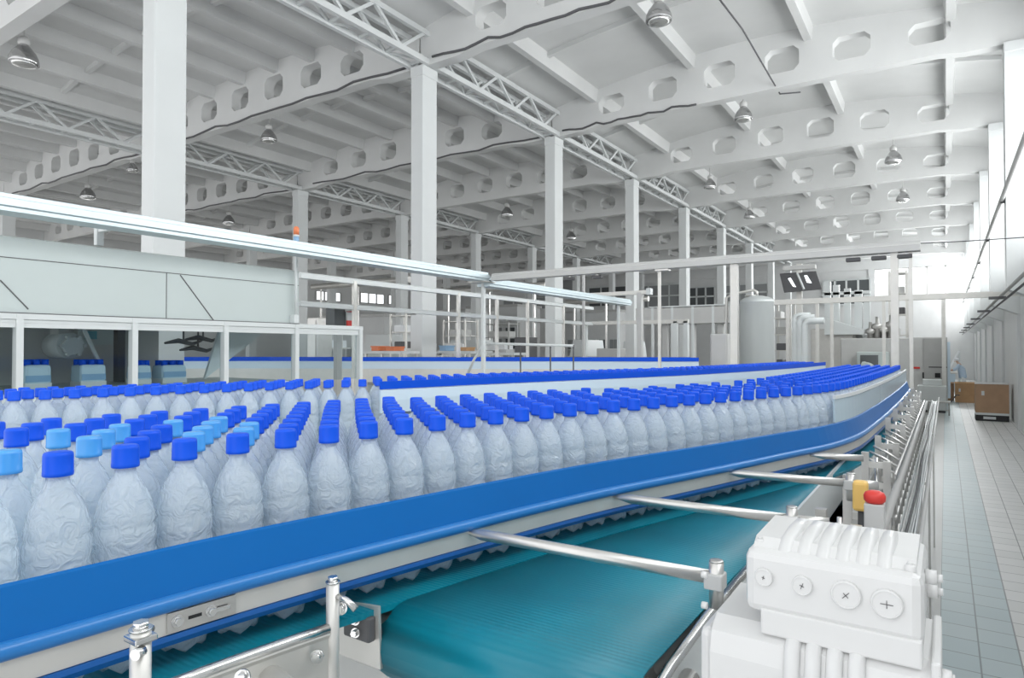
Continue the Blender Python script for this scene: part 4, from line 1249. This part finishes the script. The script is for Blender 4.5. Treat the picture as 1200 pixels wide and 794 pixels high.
rack(376, 400, 384, 14, .7, 'low open rack behind the machine windows at their right end', 4)
rack(520, 545, 375, 20, .8, 'open steel rack right of the second column')
rack(566, 596, 378, 22, .8, 'dark-filled rack under the long railing, left of the third column', 5, 'grey_paint')
rack(906, 926, 352, 24, .8, 'tall open rack just right of the round tank', 6)
def cabinet(px0, px1, pyt, y, d, m, label, door=True, nm='control_cabinet'):
    a, b = on_y(px0, pyt, y), on_y(px1, pyt, y); z = (a.z + b.z) / 2
    tt = thing(nm, label, 'cabinet', ((a.x + b.x) / 2, y + d / 2, 0), None)
    part('body', MB().box(a.x, b.x, y, y + d, .08, z, .02), m, tt)
    part('plinth', MB().box(a.x + .03, b.x - .03, y + .03, y + d - .03, 0, .08), 'dark_grey', tt)
    if door:
        o = part('door', MB().box(a.x + .04, b.x - .04, y - .02, y, .14, z - .06), m, tt)
        sub('handle', MB().box(b.x - .14, b.x - .10, y - .05, y - .02, z * .5, z * .5 + .16), 'black', o)
    return a, b, z, tt
cabinet(699, 724, 408, 15, .5, 'grey_paint', 'low grey cabinet behind the third column')
cabinet(832, 853, 391, 12.6, .5, 'mid_grey', 'pale cabinet just left of the thick post beside the tank')
cabinet(360, 372, 372, 9.0, .4, 'satin_steel', 'narrow steel cabinet at the end of the machine windows')
cabinet(497, 515, 416, 12.6, .4, 'mid_grey', 'low grey cabinet under the table by the second column')
cabinet(603, 620, 395, 17, .5, 'dark_grey', 'dark cabinet left of the third column')
cabinet(520, 532, 402, 14.2, .4, 'mid_grey', 'small cabinet right of the second column')

# ================================================================== TANK, PIPES AND MACHINES AT THE FAR RIGHT
ty = 14.0
a, b = on_y(868, 400, ty), on_y(907, 400, ty); tx = (a.x + b.x) / 2; tr = (b.x - a.x) / 2; tz = on_y(887, 353, ty).z
t = thing('storage_tank', 'upright round grey tank with domed top behind the conveyors', 'tank', (tx, ty, 0))
part('shell', MB().lathe([(tr * .97, .55), (tr, .6), (tr, tz - .04), (tr * 1.015, tz - .03), (tr * 1.015, tz), (tr * .97, tz + .03), (tr * .7, tz + .085), (tr * .35, tz + .115), (.01, tz + .125)], (tx, ty, 0), 40), 'tank_paint', t)
for k in range(3):
    aa = 2 * PI * k / 3 + .4; x, y = tx + tr * .8 * math.cos(aa), ty + tr * .8 * math.sin(aa)
    part('leg', MB().cyl((x, y, 0), (x, y, .58), .04, 10), 'steel', t)
part('top_pipe', MB().tube([(tx, ty, tz + .1), (tx, ty, tz + .2), (tx - .06, ty, tz + .24), (tx - .5, ty, tz + .17), (tx - .62, ty, tz + .1), (tx - .64, ty, .1)], .03, 10), 'satin_steel', t)
part('manhole', MB().lathe([(.09, .1), (.09, .14), (.11, .14), (.11, .16), (.01, .17)], (tx - .12, ty - .05, tz - .03), 16), 'satin_steel', t)
# pipes with bends
t = thing('pipe_bundle', 'group of thick vertical white pipes with bends right of the tank', 'pipes', (-2.2, 11, 0))
for (px, pt, y, r, dx) in ((931, 369, 10.5, .035, .22), (937, 372, 10.2, .045, .2), (943, 376, 9.9, .045, .25)):
    c = on_y(px, pt, y)
    part('pipe', MB().tube([(c.x, y, 0), (c.x, y, c.z - .06), (c.x + .02, y, c.z - .02), (c.x + .06, y, c.z), (c.x + dx, y, c.z)], r, 12), 'frame_white', t)
t = thing('pipe_bridge', 'long thin pale beam crossing the far right at head height', 'frame', (-1.5, 18, 0))
z = cross_rail((905, 353), (1164, 346), 18, .13, .14, t)
for px in (923, 958, 975, 1036): ppost(px, .07, z, 18.07, t, 'satin_steel', 'bridge_post')
part('wall_bracket', MB().box(on_y(1163, 346, 18).x - .02, 1.745, 18.02, 18.12, z - .05, z + .05), 'satin_steel', t)
t = thing('thin_post', 'thin pale post rising behind the white box cabinet', 'post', (on_y(1106, 400, 28.9).x, 28.9, 0))
ppost(1106, .13, on_y(1106, 344, 28.9).z, 28.95, t, 'satin_steel', 'shaft')
part('foot', MB().box(on_y(1106, 400, 28.9).x - .12, on_y(1106, 400, 28.9).x + .12, 28.83, 29.07, 0, .03), 'satin_steel', t)
# twin black screens tilted
y = 22
t = thing('tilted_screens', 'pair of black tilted screens high above the far machines', 'screen', (-3.5, y, H + 2))
q = [on_y(911, 320, y), on_y(954, 317, y - .0), on_y(963, 339, y), on_y(919, 343, y)]
q[0].y += .35; q[1].y += .35
mb = MB(); n_ = Vector((0, .06, .03)); vs = q + [v + n_ for v in q]
mb.add(vs, [(0, 1, 2, 3), (7, 6, 5, 4), (0, 4, 5, 1), (1, 5, 6, 2), (2, 6, 7, 3), (3, 7, 4, 0)]); part('screen', mb, 'dark_grey', t)
def inq(u, v): return (q[0].lerp(q[1], u)).lerp(q[3].lerp(q[2], u), v) - Vector((0, .012, .006))
mb = MB(); mb.add([inq(.20, .25), inq(.28, .22), inq(.36, .75), inq(.28, .70)], [(0, 1, 2, 3)]); part('screen_image', mb, 'sky_pane', t, 'bright patch on the left screen')
mb = MB(); mb.add([inq(.66, .15), inq(.74, .15), inq(.80, .60), inq(.68, .55)], [(0, 1, 2, 3)]); part('screen_image', mb, 'sky_pane', t, 'bright patch on the right screen')
mb = MB(); mb.bar(tuple(inq(.49, 0)), tuple(inq(.55, .9)), .05); part('divider', mb, 'frame_white', t)
cq = on_y(934, 330, y); part('mast', MB().box(cq.x - .08, cq.x + .08, y + .36, y + .46, 0, q[0].z + .3), 'satin_steel', t)
part('mast_cap', MB().box(cq.x - .5, cq.x + .5, y + .3, y + .45, q[0].z + .1, q[0].z + .25, .03), 'mid_grey', t)
# filling machine of stacked grey housings
t = thing('filling_machine', 'bulky grey machine with slanted covers behind the conveyor end', 'machine', (-3, 24, 0))
def mbox(px0, px1, pyt, y, d, m, nm, zlow=0):
    a, b = on_y(px0, pyt, y), on_y(px1, pyt, y); z = (a.z + b.z) / 2
    part(nm, MB().box(a.x, b.x, y, y + d, zlow, z, .03), m, t); return a.x, b.x, z
mbox(985, 1066, 396, 24, 2, 'mid_grey', 'main_housing')
mbox(950, 1000, 385, 25, 2, 'satin_steel', 'side_housing')
x0, x1, z = mbox(1004, 1040, 412, 23.2, .8, 'panel_grey', 'front_housing')
part('viewing_window', MB().box(x0 + .1, x1 - .25, 23.17, 23.2, z - .45, z - .1), 'window_dark', t)
a = on_y(966, 372, 24.5); b = on_y(1012, 388, 24.5)
part('slanted_cover', MB().prism([(a.x, b.z - .1), (a.x, a.z), (b.x, b.z + .05), (b.x, b.z - .1)], 'y', 24.5, 26), 'frame_white', t)
a = on_y(1004, 424, 22); b = on_y(1030, 436, 22)
part('hood', MB().prism([(a.x, b.z), (a.x + .1, a.z), (b.x - .3, a.z - .05), (b.x, b.z)], 'y', 22.4, 23.2), 'panel_grey', t)
for px, pt, w in ((1006, 340, .12), (1016, 345, .1), (970, 330, .1), (980, 334, .1), (993, 338, .1)):
    a = on_y(px, pt, 26); part('riser', MB().box(a.x - w, a.x + w, 25.9, 26.1, 0, a.z), 'frame_white', t)
part('riser_header', MB().box(on_y(966, 334, 26).x, on_y(1020, 334, 26).x, 25.9, 26.05, on_y(993, 345, 26).z, on_y(993, 342, 26).z), 'frame_white', t)
for px, pt in ((1028, 378), (1036, 382), (1044, 376), (1020, 384)):
    a = on_y(px, pt, 24.8); part('valve', MB().lathe([(.10, -.6), (.10, -.2), (.16, -.18), (.16, -.05), (.06, 0), (.05, .2)], tuple(a), 12), 'steel', t)
rack(1042, 1062, 318, 27, .8, 'tall thin scaffold tower in front of the bright far windows', 6)
# tall control cabinet
a, b, z, t = cabinet(1066, 1110, 395, 33, 1.2, 'mid_grey', 'tall grey control cabinet at the end of the walkway', False)
m_ = (a.x * .64 + b.x * .36)
part('left_door', MB().box(a.x + .04, m_ - .02, 32.97, 33, .2, z - .06), 'mid_grey', t)
part('right_door', MB().box(m_ + .02, b.x - .04, 32.97, 33, .2, z - .06), 'grey_paint', t)
part('red_sign', MB().box(m_ - .42, m_ - .12, 32.94, 32.97, z - 1.35, z - 1.27), 'red', t)
part('door_handle', MB().box(m_ - .03, m_ + .03, 32.92, 32.97, z - 1.75, z - 1.5), 'black', t)
part('vent_slot', MB().box(m_ + .2, m_ + .85, 32.95, 32.97, z - 1.29, z - 1.25), 'black', t)
part('lock', MB().box(m_ + .42, m_ + .62, 32.92, 32.97, z - 1.72, z - 1.52), 'black', t)
part('side_strip', MB().box(b.x, b.x + .1, 33, 34, .2, z - .2), 'light_guide', t, 'pale blue side strip')
# white cabinet
a, b, z, t = cabinet(1075, 1109, 452, 27.8, .9, 'frame_white', 'white box cabinet in front of the tall grey control cabinet', False, 'white_cabinet')
a2 = on_y(1081, 444, 28.3); b2 = on_y(1104, 444, 28.3)
part('lid_box', MB().box(a2.x, b2.x, 28.1, 28.6, z, a2.z, .03), 'frame_white', t)
c = on_y(1100, 473, 27.2)
t = thing('floor_trolley', 'small wire trolley on the tiles by the white cabinet', 'trolley', (c.x, 27, 0))
for dx in (-.3, .3):
    for dy in (-.2, .2): part('wheel_leg', MB().cyl((c.x + dx, 27 + dy, 0), (c.x + dx, 27 + dy, .45), .02, 8), 'grey_paint', t)
part('tray', MB().box(c.x - .35, c.x + .35, 26.75, 27.25, .42, .47), 'mid_grey', t)
part('handle', MB().tube([(c.x + .35, 27, .45), (c.x + .5, 27, .7), (c.x + .6, 27, .7)], .02, 8), 'dark_grey', t)
# cartons
def carton(px0, px1, pyt, y, d, m, label, pallet):
    a, b = on_y(px0, pyt, y), on_y(px1, pyt, y); z = (a.z + b.z) / 2
    zb0 = .28 if pallet else 0.02
    if pallet:
        p = thing('pallet', 'dark low pallet under the large brown carton', 'pallet', ((a.x + b.x) / 2, y, 0))
        part('deck_board', MB().box(a.x, b.x, y, y + d, .19, .26), 'frame_white', p)
        part('skirt', MB().box(a.x, b.x, y + .02, y + d - .02, 0, .19, .01), 'black', p)
        part('tag', MB().box(a.x + .2, a.x + .52, y + .0, y + .02, .06, .14), 'frame_white', p)
    o = thing('cardboard_box', label, 'box', ((a.x + b.x) / 2, y + d / 2, zb0 - .02), 'cardboard boxes on the walkway')
    part('carton', MB().box(a.x, b.x, y, y + d, zb0 - .02, z, .008), m, o)
    w = b.x - a.x
    part('flap', MB().prism([(y - .03, z + .0), (y, z + .0), (y + .10, z + .05), (y + .08, z + .06)], 'x', a.x - .02, b.x), 'mid_grey' if pallet else m, o)
    part('tape', MB().box(a.x + w * .18, a.x + w * .27, y - .006, y, z - .36, z - .22), 'frame_white', o, 'small white sticker')
carton(1143, 1182.5, 450, 25.5, .9, 'cardboard', 'large brown carton standing on a dark pallet', True)
carton(1119, 1144, 449, 33.6, 1.0, 'cardboard_orange', 'orange-brown carton behind and left of the large carton', False)
carton(1110, 1118, 449, 34.6, .8, 'cardboard', 'narrow dull brown carton wedged left of the orange-brown one', False)
# pipes on the right wall
t = thing('wall_pipe', 'upper grey pipe running along the right wall pillars', 'pipe', (1.02, 20, H + 3.17))
part('pipe', MB().cyl((1.02, 3, H + 3.17), (1.02, 56, H + 3.17), .045, 10), 'mid_grey', t)
for n in range(2, 9):
    y = 5.33 + 6 * n; part('pipe_bracket', MB().box(1.0, 1.08, y - .03, y + .03, H + 3.10, H + 3.24), 'dark_grey', t)
t = thing('wall_pipe', 'lower black-bracketed cable pipe along the right wall pillars', 'pipe', (1.02, 20, H + 1.15))
part('pipe', MB().cyl((1.02, 3, H + 1.15), (1.02, 56, H + 1.15), .03, 8), 'grey_paint', t)
part('lower_pipe', MB().cyl((1.0, 3, H + .98), (1.0, 56, H + .98), .02, 8), 'dark_grey', t)
for n in range(2, 9):
    y = 5.33 + 6 * n; part('pipe_bracket', MB().box(.78, 1.08, y - .03, y + .03, H + 1.05, H + 1.11), 'dark_grey', t)

# ================================================================== PERSON IN WHITE AT THE FAR END
def person():
    y = 44.0; c = on_y(1128, 440, y); x = c.x
    def skin(name, verts, edges, radii, m, sub=2):
        me = bpy.data.meshes.new(name); me.from_pydata(verts, edges, []); o = bpy.data.objects.new(name, me); COL.objects.link(o)
        md = o.modifiers.new('s', 'SKIN'); md.use_smooth_shade = True
        o.modifiers.new('d', 'SUBSURF').levels = sub
        for v, r in zip(me.skin_vertices[0].data, radii): v.radius = (r, r * .85) if not isinstance(r, tuple) else r
        me.skin_vertices[0].data[0].use_root = True
        dg = bpy.context.evaluated_depsgraph_get(); dg.update()
        m2 = bpy.data.meshes.new_from_object(o.evaluated_get(dg)); bpy.data.objects.remove(o)
        m2.materials.clear(); m2.materials.append(MATS[m])
        for p in m2.polygons: p.use_smooth = True
        o = bpy.data.objects.new(name, m2); COL.objects.link(o); return o
    root = bpy.data.objects.new('person', None); COL.objects.link(root); root.location = (x, y, 0)
    tag(root, 'person in white cap and pale blue coat leaning left by the far machine', 'person')
    # body bent slightly to the left (towards -x), arms forward to the left
    V = [(0, 0, .95), (-.05, 0, 1.15), (-.14, 0, 1.38), (-.19, 0, 1.47), (-.25, -.02, 1.55), (-.27, -.03, 1.66),
         (.0, -.10, .88), (.02, -.11, .50), (.05, -.11, .09), (-.07, -.13, .05),
         (.0, .10, .88), (.08, .11, .50), (.14, .11, .09), (.02, .13, .05),
         (-.16, -.19, 1.40), (-.28, -.22, 1.16), (-.46, -.16, 1.06), (-.54, -.14, 1.05),
         (-.16, .19, 1.40), (-.30, .22, 1.18), (-.48, .14, 1.10), (-.56, .12, 1.09)]
    E_ = [(0, 1), (1, 2), (2, 3), (3, 4), (4, 5), (0, 6), (6, 7), (7, 8), (8, 9), (0, 10), (10, 11), (11, 12), (12, 13), (2, 14), (14, 15), (15, 16), (16, 17), (2, 18), (18, 19), (19, 20), (20, 21)]
    Rr = [.13, .13, .14, .06, .085, .085, .085, .06, .045, .035, .085, .06, .045, .035, .06, .045, .032, .03, .06, .045, .032, .03]
    b = skin('body', V, E_, Rr, 'skin'); b.parent = root
    # hands with fingers
    for side, (hx, hy, hz) in (('a', (-.54, -.14, 1.05)), ('b', (-.56, .12, 1.09))):
        Vh = [(hx, hy, hz), (hx - .05, hy, hz)]; Eh = [(0, 1)]; Rh = [.03, .034]
        for k in range(4):
            i = len(Vh); L = [.07, .08, .075, .06][k]; yy = hy + (k - 1.5) * .02
            Vh += [(hx - .08, yy, hz), (hx - .08 - L * .6, yy, hz - .012), (hx - .08 - L, yy, hz - .035)]; Eh += [(1, i), (i, i + 1), (i + 1, i + 2)]; Rh += [.011, .009, .008]
        i = len(Vh); Vh += [(hx - .05, hy - .045, hz - .01), (hx - .085, hy - .055, hz - .025)]; Eh += [(0, i), (i, i + 1)]; Rh += [.012, .01]
        h = skin('hand', Vh, Eh, Rh, 'skin', 1); h.parent = root
    Vc = [(0, 0, .95), (-.05, 0, 1.15), (-.13, 0, 1.36), (-.16, -.19, 1.40), (-.28, -.22, 1.16), (-.44, -.165, 1.07), (-.16, .19, 1.40), (-.30, .22, 1.18), (-.46, .15, 1.105), (.02, 0, .62)]
    Ec = [(0, 1), (1, 2), (2, 3), (3, 4), (4, 5), (2, 6), (6, 7), (7, 8), (0, 9)]
    cc = skin('coat', Vc, Ec, [(.18, .2), (.18, .19), (.17, .18), .085, .07, .052, .085, .07, .052, (.2, .23)], 'cloth_blue'); cc.parent = root
    Vt = [(0, 0, .80), (.0, -.10, .82), (.02, -.11, .50), (.05, -.11, .12), (.0, .10, .82), (.08, .11, .50), (.14, .11, .12)]
    tt = skin('trousers', Vt, [(0, 1), (1, 2), (2, 3), (0, 4), (4, 5), (5, 6)], [.12, .1, .078, .062, .1, .078, .062], 'cloth_white'); tt.parent = root
    mb = MB(); mb.lathe([(.112, -.02), (.118, .03), (.115, .09), (.08, .13), (.01, .145)], (-.262, -.025, 1.63), 20)
    o = mb.build('cap', 'cloth_white'); o.parent = root
    mb = MB(); mb.lathe([(.02, -.03), (.018, .0), (.008, .02)], (-.365, -.03, 1.58), 8); o = mb.build('nose', 'skin'); o.parent = root
    for s in (-1, 1):
        o = MB().lathe([(.008, -.008), (.012, 0), (.008, .008)], (-.352, -.03 + s * .035, 1.612), 8).build('eye', 'dark_grey'); o.parent = root
    for dx, dy in ((-.03, -.12), (.07, .12)):
        o = MB().box(x * 0 + dx - .10, dx + .14, dy - .05, dy + .05, 0, .09, .03).build('shoe', 'cloth_white'); o.parent = root
person()
# white machine arm beside the person
c = on_y(1112, 440, 45.4)
t = thing('conveyor_chute', 'white slanting chute beside the person at the far end', 'chute', (c.x, 45.4, 0))
a, b = on_y(1110, 436, 45.4), on_y(1124, 411, 45.4)
part('chute', MB().bar(tuple(a), tuple(b), .3, .10), 'cloth_white', t)
part('chute_leg', MB().box(b.x - .05, b.x + .05, 45.4, 45.5, 0, b.z), 'frame_white', t)
part('chute_leg', MB().box(a.x - .05, a.x + .05, 45.4, 45.5, 0, a.z), 'frame_white', t)
c = on_y(1112, 440, 43)
t = thing('packing_table', 'pale low machine table in front of the person', 'machine', (c.x + .2, 43.6, 0))
a, b = on_y(1110, 438, 43.5), on_y(1122, 438, 43.5)
part('table_top', MB().box(a.x, b.x, 43.5, 44.3, .9, .98), 'satin_steel', t)
part('cabinet', MB().box(a.x + .1, b.x - .1, 43.6, 44.2, 0, .9), 'light_guide', t)

# ================================================================== OFFICES AND MACHINES DEEP IN THE HALL
def cabin(px0, px1, pyt, y, d, label, nx, zw0, zw1, m='white_paint'):
    a, b = on_y(px0, pyt, y), on_y(px1, pyt, y); z = (a.z + b.z) / 2
    tt = thing('office_cabin', label, 'cabin', ((a.x + b.x) / 2, y, 0))
    part('wall_panel', MB().box(a.x, b.x, y, y + d, 0, z), m, tt)
    part('roof_edge', MB().box(a.x - .1, b.x + .1, y - .1, y + d + .1, z, z + .15), 'mid_grey', tt)
    w = (b.x - a.x) / nx
    for k in range(nx):
        x = a.x + w * (k + .5)
        f = part('window', MB().box(x - w * .38, x + w * .38, y - .06, y, zw0, zw1), 'frame_white', tt)
        mb = MB()
        for j in range(2):
            for i in range(2):
                xa = x - w * .34 + j * w * .36; za = zw0 + .08 + i * (zw1 - zw0 - .1) / 2
                mb.box(xa, xa + w * .32, y - .08, y - .06, za, za + (zw1 - zw0 - .1) / 2 - .06)
        sub('pane', mb, 'window_dark' if k % 2 else 'window_mid', f)
cabin(484, 545, 366, 31, 3, 'pale office cabin with windows right of the second column', 4, 1.2, 2.6)
cabin(548, 606, 360, 37, 3, 'taller pale office cabin left of the third column', 4, 2.2, 3.8)
cabin(664, 726, 366, 42, 3, 'pale cabin with dark windows behind the pipe bridges', 5, 1.4, 3.0)
cabin(378, 450, 372, 26, 3, 'low pale cabin behind the upright panel with red squares', 5, 1.0, 2.4)
def hall_machine(px0, px1, pyt, y, d, label, m):
    a, b = on_y(px0, pyt, y), on_y(px1, pyt, y); z = (a.z + b.z) / 2
    tt = thing('packing_machine', label, 'machine', ((a.x + b.x) / 2, y, 0))
    part('body', MB().box(a.x, b.x, y, y + d, .1, z * .72, .04), m, tt)
    part('feet', MB().box(a.x + .1, b.x - .1, y + .1, y + d - .1, 0, .1), 'dark_grey', tt)
    part('hood', MB().prism([(a.x + .1, z * .72), (a.x + (b.x - a.x) * .25, z), (b.x - .2, z), (b.x - .1, z * .72)], 'y', y + .1, y + d - .1), 'frame_white', tt)
    part('inspection_door', MB().box(a.x + (b.x - a.x) * .15, a.x + (b.x - a.x) * .5, y - .03, y, z * .25, z * .62), 'grey_paint', tt)
    part('display', MB().box(a.x + (b.x - a.x) * .62, a.x + (b.x - a.x) * .8, y - .05, y, z * .5, z * .6), 'screen_teal', tt)
hall_machine(418, 458, 392, 20, 2, 'pale packing machine with hood behind the orange crates', 'panel_grey')
hall_machine(516, 560, 398, 24, 2, 'grey packing machine with hood right of the second column', 'mid_grey')
hall_machine(664, 690, 398, 27, 2, 'small grey machine with hood right of the third column', 'mid_grey')
hall_machine(726, 742, 400, 28, 2, 'small grey machine left of the fourth column', 'panel_grey')
# ducts and pipes strung between the rows of columns
for (px0, px1, py, y, r, lab) in [(366, 480, 332, 24, .16, 'grey round duct behind the long upper railing bar'), (514, 640, 338, 30, .18, 'grey round duct between the second and third columns'),
                                   (664, 760, 352, 33, .14, 'thin grey duct right of the third column')]:
    a, b = on_y(px0, py, y), on_y(px1, py, y); z = (a.z + b.z) / 2
    t = thing('air_duct', lab, 'duct', ((a.x + b.x) / 2, y, 0))
    part('duct', MB().cyl((a.x, y, z), (b.x, y, z), r, 14), 'satin_steel', t)
    for f in (.1, .5, .9):
        x = a.x + (b.x - a.x) * f; part('stand', MB().box(x - .04, x + .04, y - .04, y + .04, 0, z), 'steel', t)
